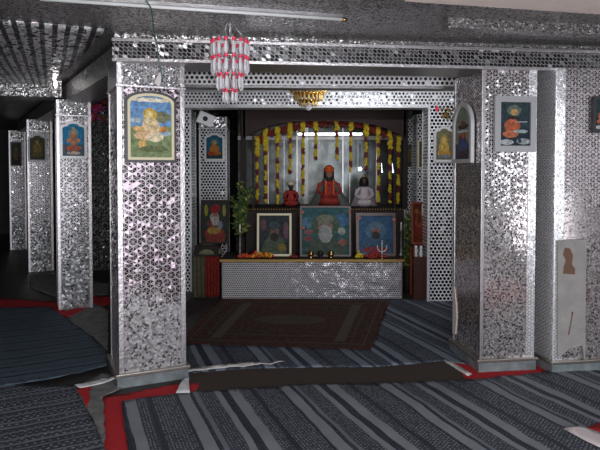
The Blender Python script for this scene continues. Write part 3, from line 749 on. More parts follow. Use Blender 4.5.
def portrait(px0, py0, px1, py1, Y, fm, spec, label, seed, base_z, fw=.03, lean=.10, kind='rect', **k):
    a = ony(px0, py1, Y); c = ony(px1, py0, Y)
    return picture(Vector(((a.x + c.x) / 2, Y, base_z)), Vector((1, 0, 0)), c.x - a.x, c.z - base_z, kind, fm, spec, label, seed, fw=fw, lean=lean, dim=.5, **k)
GURU = lambda bg, robe, beard, turb, skin: (bg, bg, .3, [(.5, .15, .44, .32, robe), (.5, .52, .15, .16, skin), (.5, .42, .15, .15, beard), (.5, .70, .20, .11, turb)])
S_old = ('3a6f74', '2f5f60', .3, [(.15, .68, .14, .12, '5f8fb0'), (.82, .72, .16, .14, '4f85b4'), (.5, .62, .30, .26, '56705c'), (.5, .08, .42, .30, '56665a'), (.5, .60, .15, .17, 'b08a78'), (.5, .44, .14, .19, 'b9bcbc'), (.5, .76, .18, .10, '8f9684'),
         (.15, .48, .09, .05, 'b06a6a'), (.14, .34, .10, .05, 'a85a5a'), (.86, .26, .10, .07, 'a8705c'), (.84, .5, .08, .08, 'b9c4b4')])
S_guruL = ('3a4448', '2c3436', .3, [(.5, .10, .40, .38, '5f6a58'), (.5, .58, .15, .17, '8a6c5c'), (.5, .44, .13, .11, '3a3532'), (.5, .74, .18, .11, '4c5a60'), (.15, .75, .1, .16, '7a5a60'), (.88, .6, .08, .22, '8a6070'), (.75, .18, .14, .1, '9a8a3c')])
S_guruR = ('3f6a94', '3a5c84', .3, [(.5, .60, .30, .24, '5b87a8'), (.5, .12, .44, .32, '4a6c8c'), (.5, .60, .14, .14, 'a0786c'), (.5, .48, .12, .10, '453c3c'), (.5, .74, .17, .10, '6c86a0'), (.5, .10, .4, .08, 'a04048')])
S_guruRed = ('2c3a34', '28281f', .3, [(.5, .16, .40, .26, '8c3428'), (.46, .45, .28, .14, '7a3a34'), (.7, .42, .10, .10, '8a94a8'), (.48, .60, .18, .14, 'b0a498'), (.5, .66, .13, .10, 'a87a68'), (.5, .52, .15, .12, 'c0b4aa'), (.5, .82, .20, .11, '9c2024'), (.45, .28, .26, .09, 'b08a3c'), (.14, .78, .08, .14, 'a09a38'), (.86, .78, .07, .15, 'a09a38')])
S_redR = ('6a2c18', '7a3018', .3, [(.5, .55, .30, .24, 'a8482a'), (.5, .62, .14, .12, '54301f'), (.5, .25, .34, .14, '8a3020'), (.3, .8, .14, .06, 'a86a38')])
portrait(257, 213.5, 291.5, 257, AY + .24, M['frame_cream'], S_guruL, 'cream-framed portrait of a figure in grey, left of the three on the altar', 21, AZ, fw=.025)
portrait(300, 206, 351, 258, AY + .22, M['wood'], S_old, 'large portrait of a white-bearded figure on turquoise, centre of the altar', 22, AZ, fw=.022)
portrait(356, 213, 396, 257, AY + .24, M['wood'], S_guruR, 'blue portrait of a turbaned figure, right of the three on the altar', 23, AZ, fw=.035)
# dark boards standing behind the outer portraits
for (x0, x1, lab) in ((246, 300, 'dark wooden board standing behind the left altar portrait'), (349, 403, 'dark wooden board standing behind the right altar portrait')):
    a = ony(x0, 211, AY + .50); c = ony(x1, 211, AY + .50); b = B(); box(b, a.x, c.x, AY + .47, AY + .50, AZ, a.z, .004)
    bo = tag(link('wooden_board', b, M['dark_wood']), lab, 'board')
# side portrait at left, on its draped stand
lp = portrait(201, 200, 229, 244, AY + .06, M['dark_wood'], S_guruRed, 'dark-framed portrait with a red turban left of the altar', 24, .64, fw=.02)
st = thing('draped_stand', 'small stand draped in red and olive cloth left of the altar', 'stand', (ony(208, 270, AY + .12).x, AY + .14, 0))
hwst = .155
b = B(); box(b, -hwst + .02, hwst - .02, -.13, .16, 0, .62, .01); link('stand_body', b, M['dark_cloth'], st)
def drape(x0, x1, y, z0, z1, folds, amp, topcurve=0):
    bm = B(); nx, ny = 50, 16; g = []
    for i in range(nx + 1):
        row = []
        for j in range(ny + 1):
            a = i / nx; c = j / ny; zt = z1 - topcurve * (2 * a - 1) ** 2
            row.append(bm.verts.new((x0 + (x1 - x0) * a, y - amp * (1 - c * .6) * (1 + math.sin(a * PI * 2 * folds + c)), z0 + (zt - z0) * c)))
        g.append(row)
    for i in range(nx):
        for j in range(ny): bm.faces.new((g[i][j], g[i + 1][j], g[i + 1][j + 1], g[i][j + 1])).smooth = True
    bmesh.ops.solidify(bm, geom=bm.faces[:], thickness=-.004)
    return bm
link('red_drape', drape(-.02, hwst, -.135, .03, .50, 5, .012), M['orange_cloth'] if False else M['red_cloth'], st)
link('dark_drape', drape(-hwst, .0, -.135, .02, .50, 3, .014), M['olive_cloth'], st)
b = B(); lathe(b, [(.15, -.105), (.172, -.12), (.165, -.085), (.12, -.02), (.0, .0)], (0, .0, .635), 24, 0, 1.0, .9); link('olive_cover', b, M['olive_cloth'], st, True)
# right picture on a small red chair-like stand
ch = thing('picture_stand', 'small red wooden stand under the orange picture right of the altar', 'stand', (ony(420, 280, AY + .1).x, AY + .1, 0))
for sx in (-.085, .085):
    for sy in (-.08, .12):
        b = B(); box(b, sx - .014, sx + .014, sy - .014, sy + .014, 0, .60, .003); link('leg', b, M['orange_wood'], ch)
b = B(); box(b, -.11, .11, -.10, .15, .60, .625, .004); link('stand_top', b, M['wood'], ch)
b = B(); box(b, -.10, .0, -.115, -.10, .0, .40, .004); box(b, .03, .11, -.13, -.095, 0, .37, .004); link('front_panel', b, M['orange_wood'], ch)
portrait(411, 202, 428, 245, AY + .12, M['orange_wood'], S_redR, 'orange-brown picture on the stand right of the altar', 25, .625, fw=.02, lean=.06)
for k, (px, lab) in enumerate(((415.5, 'white candle left of the pair below the orange picture'), (420.5, 'white candle right of the pair below the orange picture'))):
    p = ony(px, 255, AY - .05); b = B(); box(b, -.02, .02, -.015, .015, 0, .001); b.clear()
    lathe(b, [(.016, 0), (.018, .01), (.015, .10), (.017, .125), (.004, .13)], seg=12)
    tag(link('candle', b, M['enamel'], None, True, (p.x, AY + .04 - .06, .0), None), lab, 'candle', 'candles right of the altar')
# put the candles on a small ledge beside the altar
lz = ony(418, 256, AY - .02).z
b = B(); box(b, ony(412, 256, AY).x, ony(425, 256, AY).x, AY - .105, AY - .05, 0, lz, .004)
tag(link('side_block', b, M['wood']), 'narrow dark red block under the two white candles', 'block')
for o in COL.objects:
    if o.name.startswith('candle'): o.location.z = lz; o.location.y = AY - .078

# garland / flowers helpers
def blooms(bm, c, n, spread, r, rnd, mi=0):
    for k in range(n):
        p = (c[0] + rnd.uniform(-1, 1) * spread[0], c[1] + rnd.uniform(-1, 1) * spread[1], c[2] + rnd.uniform(-1, 1) * spread[2])
        vs = bmesh.ops.create_icosphere(bm, subdivisions=1, radius=r * rnd.uniform(.7, 1.2))['verts']
        for v in vs: v.co = v.co * rnd.uniform(.85, 1.15) + Vector(p)
        for f in {f for v in vs for f in v.link_faces}: f.material_index = mi
rnd = random.Random(3)
GY = PY0 + .12
tops = [(257, 138, 156), (265.5, 130, 150), (277.5, 128, 142), (290, 123, 138), (303, 120, 131), (316, 119, 131), (337, 119, 131), (351, 119, 131), (366, 122, 136), (378.5, 128, 142), (390, 131, 149), (398.5, 137, 151)]
places = ['leftmost', 'second from the left', 'third from the left', 'fourth from the left', 'fifth from the left', 'left of the centre pair', 'right of the centre pair', 'fifth from the right', 'fourth from the right', 'third from the right', 'second from the right', 'rightmost']
for k, (px, y0, y1) in enumerate(tops):
    tp = ony(px, y0, GY); g = thing('garland', 'hanging marigold garland above the altar, %s' % places[k], 'garland', (tp.x, GY, tp.z), 0, 'marigold garlands over the altar')
    bs = B()
    zend = ony(px, {290: 172, 316: 160, 337: 160, 351: 172, 366: 170, 303: 196}.get(px, 203), GY).z - tp.z
    z1 = ony(px, y1, GY).z - tp.z; z = 0; turn = 0; b = B()
    while z > z1: blooms(b, (0, 0, z), 3, (.020, .014, .008), .025, rnd); z -= .020
    link('yellow_blooms', b, M['yellow_flower'], g)
    while z > zend:
        seg = rnd.uniform(.09, .14) * (.6 if turn % 2 == 0 else 1); zz = 0; b = B()
        while zz < seg and z > zend: blooms(b, (0, 0, z), 2, (.010, .008, .005), .020, rnd); z -= .020; zz += .020
        link('red_blooms' if turn % 2 == 0 else 'yellow_blooms', b, M['red_flower' if turn % 2 == 0 else 'yellow_flower'], g)
        turn += 1
    tube(bs, [(0, 0, .04), (0, 0, zend)], .003, 6)
    link('string', bs, M['gold_trim'], g)
# red swags between the garland heads
for k in range(len(tops) - 1):
    a = ony(tops[k][0], tops[k][1] + 1, GY + .03); c = ony(tops[k + 1][0], tops[k + 1][1] + 1, GY + .03); b = B()
    nn_ = 7
    for i in range(nn_):
        t_ = (i + .5) / nn_; p = a.lerp(c, t_); p.z -= .05 * math.sin(PI * t_) - .0
        blooms(b, p, 4, (.018, .008, .035), .026, rnd)
    tag(link('swag', b, M['red_flower']), 'dark red flower swag joining the garland tops, gap %s' % ['at the far left', 'second from left', 'third from left', 'fourth from left', 'fifth from left', 'in the centre', 'sixth from right, right of the centre', 'fourth from right', 'third from right', 'second from right', 'at the far right'][k], 'swag', 'red swags over the altar')

# canopy: dark glitter valance and wooden frame around the sanctum
VY = PY0 - .09
v0 = ony(243, 106, VY); v1 = ony(406, 106, VY)
cn = thing('canopy', 'dark maroon glitter canopy over the garlands and statues', 'canopy', ((v0.x + v1.x) / 2, VY, 0)); hv = (v1.x - v0.x) / 2
def valance():
    pts = [(-hv, 2.33), (hv, 2.33)]
    n = 40
    for k in range(n + 1):
        a = 1 - 2 * k / n; zz = ony(320, 121 + 17 * abs(a) ** 3, VY).z
        pts.append((a * hv, zz))
    bm = B(); prism(bm, pts[::-1], 0, .03); return bm
link('valance', valance(), M['sequin_maroon'], cn)
for s_ in (-1, 1):
    b = B(); box(b, s_ * hv - .03, s_ * hv + .03, .0, .06, PZ, 2.33, .004); link('post', b, M['dark_wood'], cn)
    b = B(); box(b, s_ * hv - .012 - (s_ * .12), s_ * hv + .012 - (s_ * .12), .10, .13, PZ, 2.1, .003); link('curtain_edge', b, M['sequin_maroon'], cn)
b = B(); box(b, -hv, hv, .0, 1.0, 2.30, 2.33); link('canopy_roof', b, M['dark_wood'], cn)
# backdrop of grey mirror panels with silver uprights
bd0, bd1 = ony(246, 150, PY1 + .05), ony(404, 150, PY1 + .05)
bk = thing('backdrop', 'backdrop of grey mirror panels and silver uprights behind the garlands', 'screen', ((bd0.x + bd1.x) / 2, PY1 + .06, 0)); hb = (bd1.x - bd0.x) / 2 + .12
b = B(); box(b, -hb, hb, 0, .04, 0, ZC - .02); link('mirror_panel', boxuv(b), pb('dim_mirror', (.05, .055, .055), .25, .85, .3, 6, .5), bk)
for px, wd in ((268, .015), (284, .012), (297, .02), (306, .07), (343, .022), (350, .014), (377, .022), (390, .012)):
    x = ony(px, 150, PY1).x - bk.location.x; b = B(); box(b, x - wd / 2, x + wd / 2, -.03, 0, PZ, 2.12, .003); link('upright', b, M['silver'] if wd < .05 else M['enamel'], bk)
b = B(); box(b, -hb, hb, -.02, 0, 1.94, 2.0, .003); link('crossbar', b, M['silver_dark'], bk)
tq = ony(297, 134, PY1 - .02); tr = ony(363, 134, PY1 - .02)
tl_ = thing('tube_light', 'lit fluorescent tube behind the garlands', 'tube light', ((tq.x + tr.x) / 2, PY1 - .02, tq.z)); ht = (tr.x - tq.x) / 2
b = B(); tube(b, [(-ht, 0, 0), (ht, 0, 0)], .013, 10); link('tube', b, M['tube_on'], tl_)
b = B(); box(b, -ht - .02, ht + .02, .014, .045, -.02, .02, .003)
for s_ in (-1, 1): box(b, s_ * ht - .015, s_ * ht + .015, -.014, .02, -.018, .018, .003)
link('batten', b, M['enamel'], tl_)
# flash reflected in glass, drawn as a small glowing bulb with a cord, and blue sparks on the right
p = ony(360, 169, PY1 - .25)
bb = thing('sparkle', 'reflected flash as a bright white bulb above the right statue', 'sparkle', p)
b = B(); sph(b, (0, 0, 0), .024, 12); link('sparkle_ball', b, M['sparkle_on'], bb)
b = B(); tube(b, [(0, .0, .02), (0, .01, .05), (0, .02, 1.29 * .3)], .006, 6); link('cord', b, M['silver_dark'], bb)
for k, (px, py) in enumerate(((393, 172), (382, 171.5))):  # small glowing dots for the bluish sparkles
    p = ony(px, py, PY1 - .1); b = B(); sph(b, (0, 0, 0), .012, 8); tube(b, [(0, 0, 0), (0, .06, .12)], .003, 6)
    tag(link('blue_sparkle', b, pb('bluish_glow', (.8, .9, 1), .3, emit=((.6, .8, 1), 5)), None, False, p), ['tiny bluish sparkle nearest the right end of the backdrop', 'tiny bluish sparkle right of the bright bulb'][k], 'fairy light', 'tiny sparkles on the backdrop')

# ------------------------------------------------------------------ statues
def statue(px, feet_y, top_y, Y, label, body_m, skin_m, extras):
    """robed half-length seated figure, one continuous remeshed body"""
    base = ony(px, feet_y, Y); hgt = ony(px, top_y, Y).z - PZ; s = hgt / .42
    o = thing('statue', label, 'statue', (base.x, Y, PZ + .012 * s))
    bm = B()
    sph(bm, (0, 0, .05 * s), (.125 * s, .095 * s, .06 * s), 20, 0, 12)       # folded legs
    sph(bm, (0, .01, .13 * s), (.072 * s, .055 * s, .10 * s), 20, 0, 12)     # trunk
    sph(bm, (0, .01, .215 * s), (.088 * s, .045 * s, .042 * s), 20, 0, 12)   # shoulders
    for sx in (-1, 1):
        tube(bm, [(sx * .08 * s, .01, .215 * s), (sx * .105 * s, -.01 * s, .14 * s), (sx * .05 * s, -.08 * s, .10 * s)], [.028 * s, .024 * s, .018 * s], 10)
        sph(bm, (sx * .04 * s, -.085 * s, .10 * s), (.020 * s, .02 * s, .018 * s), 10)
    lathe(bm, [(.03 * s, .22 * s), (.022 * s, .26 * s), (.024 * s, .29 * s)], (0, .01, 0), 12)
    b_ = link('body', bm, body_m, o, True); md_ = b_.modifiers.new('r', 'REMESH'); md_.mode = 'VOXEL'; md_.voxel_size = .008; md_.use_smooth_shade = True
    bm = B(); sph(bm, (0, 0, .315 * s), (.036 * s, .042 * s, .050 * s), 18, 0, 14)
    sph(bm, (0, -.042 * s, .312 * s), (.007 * s, .012 * s, .014 * s), 8)
    for sx in (-1, 1): sph(bm, (sx * .036 * s, 0, .312 * s), (.007 * s, .010 * s, .014 * s), 8)
    link('head', bm, skin_m, o, True)
    bm = B()
    for sx in (-1, 1): sph(bm, (sx * .014 * s, -.038 * s, .325 * s), (.006 * s, .005 * s, .003 * s), 8)
    link('eyes', bm, M['hair'], o)
    extras(o, s)
    return o
def turban(o, s, m, h=.05, r=.05, name='turban'):
    bm = B(); lathe(bm, [(.036 * s, -.006 * s), (r * s, 0), (r * 1.06 * s, h * .35 * s), (r * .85 * s, h * .75 * s), (r * .4 * s, h * s), (.002, h * 1.04 * s)], (0, .004, .338 * s), 18, 0, 1, 1.05)
    for k in range(3):
        pts = [(r * 1.02 * s * math.cos(a), r * 1.08 * s * math.sin(a) + .004, (.343 + .012 * k) * s + .008 * s * math.sin(a + k * 1.5)) for a in [2 * PI * i / 20 for i in range(21)]]
        tube(bm, pts, .007 * s, 6)
    link(name, bm, m, o, True)
def beard(o, s, m):
    bm = B(); lathe(bm, [(.002, -.06 * s), (.018 * s, -.035 * s), (.034 * s, 0), (.033 * s, .02 * s), (.01, .03 * s)], (0, -.018 * s, .292 * s), 14, 0, 1, .75); link('beard', bm, m, o, True)
def shawl(o, s, m, wid=.16, top=.33, name='shawl', flare=1.0):
    """cloth falling from the head or shoulders on both sides"""
    bm = B(); n = 22; g = []
    for i in range(n + 1):
        a = math.radians(-58) + math.radians(296) * i / n; row = []
        for j in range(13):
            c = j / 12; r = (.05 + (wid - .05) * c ** (1.1 / flare)) * s * (1 + .05 * math.sin(i * 2.1) * c)
            row.append(bm.verts.new((r * math.cos(a), r * .62 * math.sin(a) + .01, (top * (1 - c) + .005 * c) * s)))
        g.append(row)
    for i in range(n):
        for j in range(12): bm.faces.new((g[i][j], g[i + 1][j], g[i + 1][j + 1], g[i][j + 1])).smooth = True
    bmesh.ops.solidify(bm, geom=bm.faces[:], thickness=.006); link(name, bm, m, o, True)
def hairmesh(o, s, r=.046, low=.26):
    bm = B(); lathe(bm, [(.03 * s, (low - .33) * s), (r * 1.1 * s, (low - .315) * s), (r * 1.05 * s, 0), (r * .8 * s, .03 * s), (.003, .042 * s)], (0, .018 * s, .33 * s), 16, 0, 1, .85); link('hair', bm, M['hair'], o, True)
SY = PY0 + .36
def ex1(o, s): turban(o, s, M['turban_white'], .055, .052); beard(o, s, M['hair']); shawl(o, s, M['dark_cloth'], .15, .25)
def ex2(o, s):
    hairmesh(o, s, .048, .20); turban(o, s, M['orange_cloth'], .06, .045, 'headdress'); shawl(o, s, M['pale_cloth'], .20, .27, flare=1.1)
    bm = B(); 
    for sx in (-.035, .04): box(bm, sx * s - .012, sx * s + .012, -.075 * s, -.066 * s, .02 * s, .25 * s, .003)
    link('sash', bm, M['orange_cloth'], o)
def ex3(o, s):
    hairmesh(o, s, .055, .24); shawl(o, s, M['lilac_cloth'], .17, .26, flare=1.3); beard(o, s, M['hair'])
    bm = B(); lathe(bm, [(.02 * s, 0), (.024 * s, .015 * s), (.012 * s, .035 * s), (.002, .045 * s)], (0, 0, .365 * s), 12); link('crown', bm, M['brass'], o, True)
statue(291, 208, 180, SY, 'seated statue in red robe with white turban, left of the three', M['red_cloth'], M['skin'], ex1)
statue(329, 203, 164, SY, 'seated statue in red with orange headdress and pale shawl, centre', M['red_cloth'], M['skin_light'], ex2)
statue(364, 209, 174, SY - .06, 'seated dark-haired statue in pale lilac cloth, right of the three', M['lilac_cloth'], M['skin'], ex3)

# ------------------------------------------------------------------ altar ornaments
def flowerpile(px, py, Y, n, spread, m, label, r=.016, cat='flowers', m2=None):
    p = ony(px, py, Y); b = B()
    for k in range(n):
        a = rnd.uniform(0, 2 * PI); q_ = rnd.random() ** .5
        zc = (1 - q_) * spread[2] * rnd.random() + r
        blooms(b, (q_ * spread[0] * math.cos(a), q_ * spread[1] * math.sin(a), zc), 1, (0, 0, 0), r, rnd, 1 if m2 and rnd.random() < .35 else 0)
    return tag(link('flower_pile', b, [m, m2] if m2 else m, None, False, (p.x, Y, AZ)), label, cat)
flowerpile(262, 252, AY + .10, 70, (.14, .06, .14), M['orange_flower'], 'heap of orange-red flowers before the left altar portrait', m2=M['yellow_flower'])
flowerpile(245, 254, AY + .08, 30, (.08, .05, .05), M['orange_flower'], 'low heap of red flowers at the left end of the altar top')
flowerpile(376, 253, AY + .09, 60, (.13, .05, .07), M['red_cloth'], 'row of red flowers before the right altar portrait')
flowerpile(359, 252, AY + .09, 22, (.04, .04, .08), M['yellow_flower'], 'yellow flowers between the centre and right altar portraits')
flowerpile(294, 254, AY + .09, 18, (.05, .04, .03), M['red_flower'], 'small dark red flowers between the left and centre portraits')
def pot(px, lab, m, s=1.0, Y=None, grp=None):
    p = ony(px, 257, Y or AY + .08); o = thing('incense_pot', lab, 'pot', (p.x, Y or AY + .08, AZ), 0, grp)
    b = B(); lathe(b, [(.018 * s, 0), (.022 * s, .006 * s), (.010 * s, .014 * s), (.030 * s, .03 * s), (.034 * s, .045 * s), (.026 * s, .062 * s), (.030 * s, .068 * s), (.024 * s, .066 * s), (.004, .05 * s)], seg=16); link('bowl', b, m, o, True)
    b = B(); sph(b, (0, 0, .068 * s), (.012 * s, .012 * s, .014 * s), 8); link('lid_knob', b, m, o)
pot(311, 'round brass pot before the centre portrait, left one', M['brass'], 1.1, None, 'pots on the altar')
pot(331, 'round brass pot before the centre portrait, right one', M['brass'], 1.1, None, 'pots on the altar')
pot(320.5, 'small black pot before the centre portrait', M['hair'], 1.15, None, 'pots on the altar')
# pale three-pronged mark, modelled as a trident-like ornament
p = ony(382, 256, AY + .05); tr_ = thing('trident', 'small white three-pronged ornament before the right altar portrait', 'symbol', (p.x, AY + .05, AZ))
b = B(); tube(b, [(0, 0, 0), (0, 0, .215)], .0045, 8); link('shaft', b, M['enamel'], tr_)
b = B(); tube(b, [(.055 * math.cos(a), 0, .135 + .055 * math.sin(a)) for a in [math.radians(160 + 220 * k / 16) for k in range(17)]], .0045, 8); link('prongs', b, M['enamel'], tr_)
b = B(); lathe(b, [(.024, 0), (.026, .006), (.006, .014), (.004, .02)], seg=14); link('foot', b, M['brass'], tr_, True)
# flower clips at portrait corners
for px, py, lab in ((303, 212, 'pink flower at the top left corner of the centre portrait'), (349, 212, 'pink flower at the top right corner of the centre portrait'), (359, 218, 'yellow-pink flower at the top left corner of the right portrait'), (394, 220, 'yellow-pink flower at the top right corner of the right portrait'), (303, 228, 'pink flower halfway up the left edge of the centre portrait')):
    p = ony(px, py, AY + (.235 if px < 352 and py < 220 else .25 if px > 352 else .21)); b = B(); blooms(b, (0, 0, 0), 7, (.012, .008, .012), .014, rnd)
    tag(link('paper_flower', b, pb('pink_paper', (.50, .16, .12), .8)), lab, 'flower', 'paper flowers on the portraits').location = p
# candlesticks
def stick(px, y0, y1, Y, lab, floor_z=AZ, m='silver'):
    a = ony(px, y1, Y); c = ony(px, y0, Y); h_ = c.z - floor_z
    o = thing('candlestick', lab, 'candlestick', (a.x, Y, floor_z), 0, 'candlesticks by the altar')
    b = B(); lathe(b, [(.035, 0), (.038, .01), (.012, .025), (.008, h_ * .3), (.014, h_ * .34), (.007, h_ * .4), (.007, h_ * .68), (.014, h_ * .72), (.020, h_ * .76), (.004, h_ * .77)], seg=14); link('stem', b, M['silver_dark'], o, True)
    b = B(); lathe(b, [(.009, h_ * .76), (.009, h_ * .98), (.002, h_)], seg=10); link('candle', b, M['cream_paper'], o, True)
stick(240, 224, 256, AY + .22, 'thin silver candlestick with a white candle at the left end of the altar')
stick(401, 222, 256, AY + .30, 'dark candlestick at the right end of the altar')
# potted plants
def plant(px, Y, z0, zt, wid, lab  , n=520, vase_h=.22, seed=4):
    r_ = random.Random(seed); p = ony(px, 200, Y); o = thing('potted_plant', lab, 'plant', (p.x, Y, z0))
    b = B(); lathe(b, [(.04, 0), (.05, .01), (.062, vase_h * .5), (.05, vase_h * .9), (.06, vase_h), (.052, vase_h), (.03, vase_h * .9)], seg=18); link('vase', b, M['dark_wood'], o, True)
    bs = B(); bl = B(); bl2 = B(); top = zt - z0
    for k in range(14):
        a = r_.uniform(0, 2 * PI); q_ = r_.uniform(.2, 1) * wid; hh = r_.uniform(vase_h + .12, top)
        pts = [(0, 0, vase_h * .8), (q_ * .4 * math.cos(a), q_ * .4 * math.sin(a), (vase_h + hh) / 2), (q_ * math.cos(a), q_ * math.sin(a), hh)]
        tube(bs, pts, [.006, .004, .002], 6)
        for i in range(n // 11):
            t_ = r_.uniform(.25, 1); P_ = Vector(pts[0]).lerp(Vector(pts[1]), t_ * 2) if t_ < .5 else Vector(pts[1]).lerp(Vector(pts[2]), t_ * 2 - 1)
            d = Vector((r_.uniform(-1, 1), r_.uniform(-1, 1), r_.uniform(-.4, .9))).normalized(); L = r_.uniform(.04, .08); sd = d.orthogonal().normalized() * L * .28
            up = d.cross(sd).normalized() * .004; t2 = bl2 if r_.random() < .3 else bl
            q0, q1, q2, q3 = P_, P_ + d * L * .5 + sd, P_ + d * L, P_ + d * L * .5 - sd; mid = P_ + d * L * .5 - up * 2
            V_ = [t2.verts.new(x_) for x_ in (q0, q1, q2, q3, mid)]
            for tri in ((0, 1, 4), (1, 2, 4), (2, 3, 4), (3, 0, 4)): t2.faces.new([V_[i_] for i_ in tri])
    link('stem', bs, M['leaf'], o); link('foliage', bl, M['leaf'], o); link('pale_leaves', bl2, M['leaf_light'], o)
plant(240, AY + .36, AZ, ony(240, 180, AY + .36).z, .15, 'leafy potted plant at the left end of the altar')
plant(408, AY + .42, 0, ony(400, 208, AY + .42).z, .10, 'dark leafy plant standing on the floor between the altar and the red stand', 520, .30, 9)
# festoon on the bright pillar top left of its picture
p = PC.hit(446, 115); b = B(); b2 = B()
fs_ = thing('flower_spray', 'dried brown flower spray above the picture on the bright altar pillar', 'flowers', p + Vector((0, -.012, 0)))
for k in range(34): blooms(b, (rnd.uniform(-.07, .07), rnd.uniform(-.03, 0), rnd.uniform(-.06, .08)), 1, (0, 0, 0), .012, rnd)
link('dried_blooms', b, M['gold_trim'], fs_)
lathe(b2, [(.0, 0), (.022, .03), (.012, .06), (.0, .075)], (-.11, -.02, .03), 10); link('red_tassel', b2, M['red_bead'], fs_)
p = ony(55.5, 84, 5.75); g = thing('sparkle', 'bright little bulb at the top left of the second left pillar', 'sparkle', p)
b = B(); sph(b, (0, 0, 0), (.014, .014, .04), 10); link('sparkle_ball', b, M['sparkle_on'], g)  # small glowing shape for a bright spot at the pillar top
b = B(); tube(b, [(0, 0, .035), (0, 0, ZC - p.z)], .005, 6); link('cord', b, M['silver_dark'], g)
# tinsel and flowers hanging in the dark opening at left
p = ony(96, 78, 7.4); tn = thing('tinsel_garland', 'magenta and orange tinsel hanging in the dark gap left of the foreground pillar', 'garland', p)
b = B(); b2 = B(); b3 = B()
for k in range(70):
    zz = -.12 - .42 * rnd.random(); blooms(b if rnd.random() < .55 else b2, (rnd.uniform(-.10, .02) if rnd.random() < .5 else rnd.uniform(-.02, .10), rnd.uniform(-.03, .03), zz), 1, (0, 0, 0), .022, rnd)
tube(b3, [(0, 0, .6 if False else ZC - p.z), (0, 0, -.5)], .004, 6)
link('magenta_tinsel', b, M['magenta'], tn); link('orange_tinsel', b2, M['orange_flower'], tn); link('string', b3, M['gold_trim'], tn)

# small tilted white box lamp at the top of the left altar pillar
p = ony(206, 119, 7.0); o = thing('emergency_lamp', 'small tilted white box lamp under the back beam at left', 'lamp', p); o.rotation_euler = (.0, rad(22), rad(18))
b = B(); box(b, -.10, .10, 0, .07, -.075, .075, .01); link('housing', b, M['enamel'], o)
b = B(); lathe(b, [(.028, 0), (.030, .006), (.004, .010)], seg=14); link('lens', b, M['frame_dark'], o, True, (-.01, -.001, 0), (PI / 2, 0, 0))
b = B(); tube(b, [(0, .05, .07), (-.12, .06, .31)], .008, 6); link('bracket', b, M['silver_dark'], o)

# ------------------------------------------------------------------ chandeliers
def crystal_mesh(h_, r_, m=None):
    bm = B(); n = 6
    lathe(bm, [(.001, 0), (r_ * .7, -h_ * .12), (r_, -h_ * .75), (.001, -h_)], seg=n)
    for f in bm.faces: f.smooth = False
    me = bpy.data.meshes.new('crystal'); bm.to_mesh(me); bm.free(); me.materials.append(m or M['crystal']); return me
def bead_mesh(r_, m):
    bm = B(); sph(bm, (0, 0, 0), r_, 8, 0, 6); me = bpy.data.meshes.new('bead'); bm.to_mesh(me); bm.free(); me.materials.append(m); return me
def chandelier(px, y_top, Y, tiers, lab, metal, bead_m, px_scale, ceiling=ZC, cmat=None):
    top = ony(px, y_top, Y); o = thing('chandelier', lab, 'chandelier', (top.x, Y, ceiling))
    bz = top.z - ceiling
    b = B(); lathe(b, [(.03, 0), (.03, -.015), (.004, -.02)], seg=14); tube(b, [(0, 0, -.01), (0, 0, bz)], .004, 6)
    r0 = tiers[0][1]
    for k in range(3): a = 2 * PI * k / 3 + .4; tube(b, [(0, 0, bz * .35), (r0 * math.cos(a), r0 * math.sin(a), bz)], .0025, 6)
    tube(b, [(0, 0, bz), (0, 0, bz - sum(t[2] for t in tiers) * .9)], .005, 6)
    link('hanger', b, metal, o)
    z = bz
    for n, r, h_, cr in tiers:
        b = B(); tube(b, [(r * math.cos(2 * PI * k / 24), r * math.sin(2 * PI * k / 24), z) for k in range(25)], .004, 6)
        for k in range(3): a = 2 * PI * k / 3; tube(b, [(0, 0, z), (r * math.cos(a), r * math.sin(a), z)], .0025, 6)
        ring = link('tier_ring', b, metal, o)
        cm = crystal_mesh(h_ * .92, cr, cmat); bm_ = bead_mesh(cr * .9, bead_m)
        for k in range(n):
            a = 2 * PI * k / n
            for nm, me, dz in (('crystal', cm, -.008), ('bead', bm_, 0)):
                c = bpy.data.objects.new(nm, me); COL.objects.link(c); c.parent = ring; c.location = (r * math.cos(a), r * math.sin(a), z + dz)
        z -= h_ * 1.0
    return o, z
chandelier(230, 42, 3.35, [(15, .102, .092, .0135), (15, .100, .096, .0135), (11, .070, .088, .012), (6, .035, .07, .012)], 'crystal chandelier with rows of red beads hanging at upper left', M['silver'], M['red_bead'], 1)
g, zz = chandelier(308.5, 74, 5.65, [(18, .10, .12, .012), (26, .165, .075, .014), (20, .13, .065, .014), (12, .08, .05, .014)], 'gold chandelier hanging in front of the back beam', M['gold'], M['gold'], 1, cmat=M['amber'])
for ch_ in g.children_recursive:
    if ch_.name.startswith('crystal') and ch_.location.z < ony(308, 76, 5.65).z - ZC - .05: ch_.scale = (1.0, 1.0, 1.0)
b = B(); sph(b, (0, 0, zz - .01), .035, 14); link('crystal_ball', b, M['crystal'], g)
b = B(); 
for r_, z_ in ((.155, .0), (.125, -.07), (.08, -.13)):
    zz0 = ony(308.5, 74, 5.65).z - ZC - .12 + z_; lathe(b, [(r_ + .004, zz0), (r_ + .006, zz0 - .012), (r_ - .006, zz0 - .024), (r_ - .01, zz0 - .010)], seg=28)
link('gold_band', b, M['gold'], g)

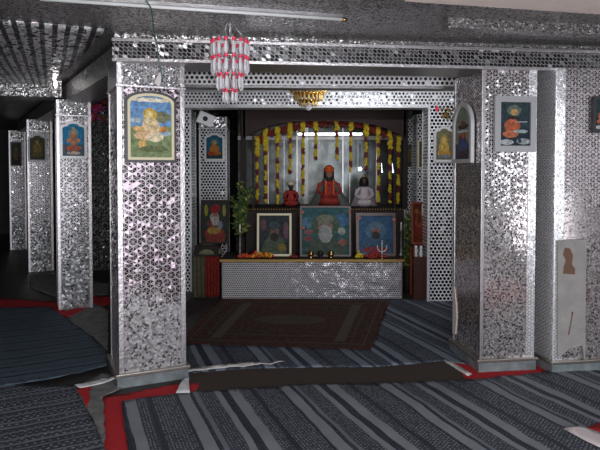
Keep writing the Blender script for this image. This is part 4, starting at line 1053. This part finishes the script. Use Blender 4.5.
# ------------------------------------------------------------------ rod, wire, paper flag, added fill tube behind the beam
ra, rb_ = onz(60, 3, ZC - .03), onz(342, 19.5, ZC - .03)
ra = onz(40, -1, ZC - .03)
rod = thing('tube_light', 'long unlit fluorescent tube under the near ceiling', 'tube light', (ra + rb_) / 2, math.atan2((rb_ - ra).y, (rb_ - ra).x)); hl = (rb_ - ra).length / 2
b = B(); tube(b, [(-hl, 0, 0), (hl, 0, 0)], .010, 10); link('tube', b, M['enamel'], rod)
b = B(); tube(b, [(hl, 0, 0), (hl + .03, 0, 0)], .012, 10); link('end_cap', b, M['brass'], rod)
b = B(); box(b, -hl, hl, -.012, .012, .009, .029); link('batten', b, M['silver_dark'], rod)
wp = [(146, 0), (151, 8), (153, 20), (154, 32), (157, 45), (158, 58), (161, 70), (163, 82)]
pts = []
for i, (x, y) in enumerate(wp):
    yy = 3.0 + min(i, 4) * .18 if i < 4 else 3.72
    pts.append(ony(x, y, yy))
b = B(); tube(b, pts, .004, 6); tag(link('wire', b, M['green_wire']), 'green wire hanging down over the left foreground pillar top', 'wire')
p = P1.hit(157.5, 83); b = B(); prism(b, [(-.025, 0), (.005, -.03), (.02, 0), (.028, .07), (.012, .075)], -.014, -.008)
tag(link('paper_flag', b, M['cream_paper'], None, False, p, (0, 0, P1.phi)), 'pale paper scrap above the cream arched picture', 'paper')
# added tube and area light, unseen behind the middle beam, brighten the altar bay
def bay_fill(x, y, z, L, power, lab, tgt):
    o = thing('tube_light', lab, 'tube light', (x, y, z)); b = B(); tube(b, [(-L / 2, 0, 0), (L / 2, 0, 0)], .014, 10); link('tube', b, M['tube_on'], o)
    b = B(); box(b, -L / 2, L / 2, -.045, -.014, -.02, .02, .003); link('batten', b, M['enamel'], o)
    a = area('bay_fill_light', (x, y + .03, z), tgt, L, power, (.93, .96, 1.0), .03); return a
bay_fill(.85, 5.28, 2.30, 1.1, 10, 'added unseen tube behind the middle beam, brightening the altar bay', (.9, 6.6, 2.0))
# vertical mirror strip catching light beside the dark opening
print('OBJECTS', len(COL.objects))
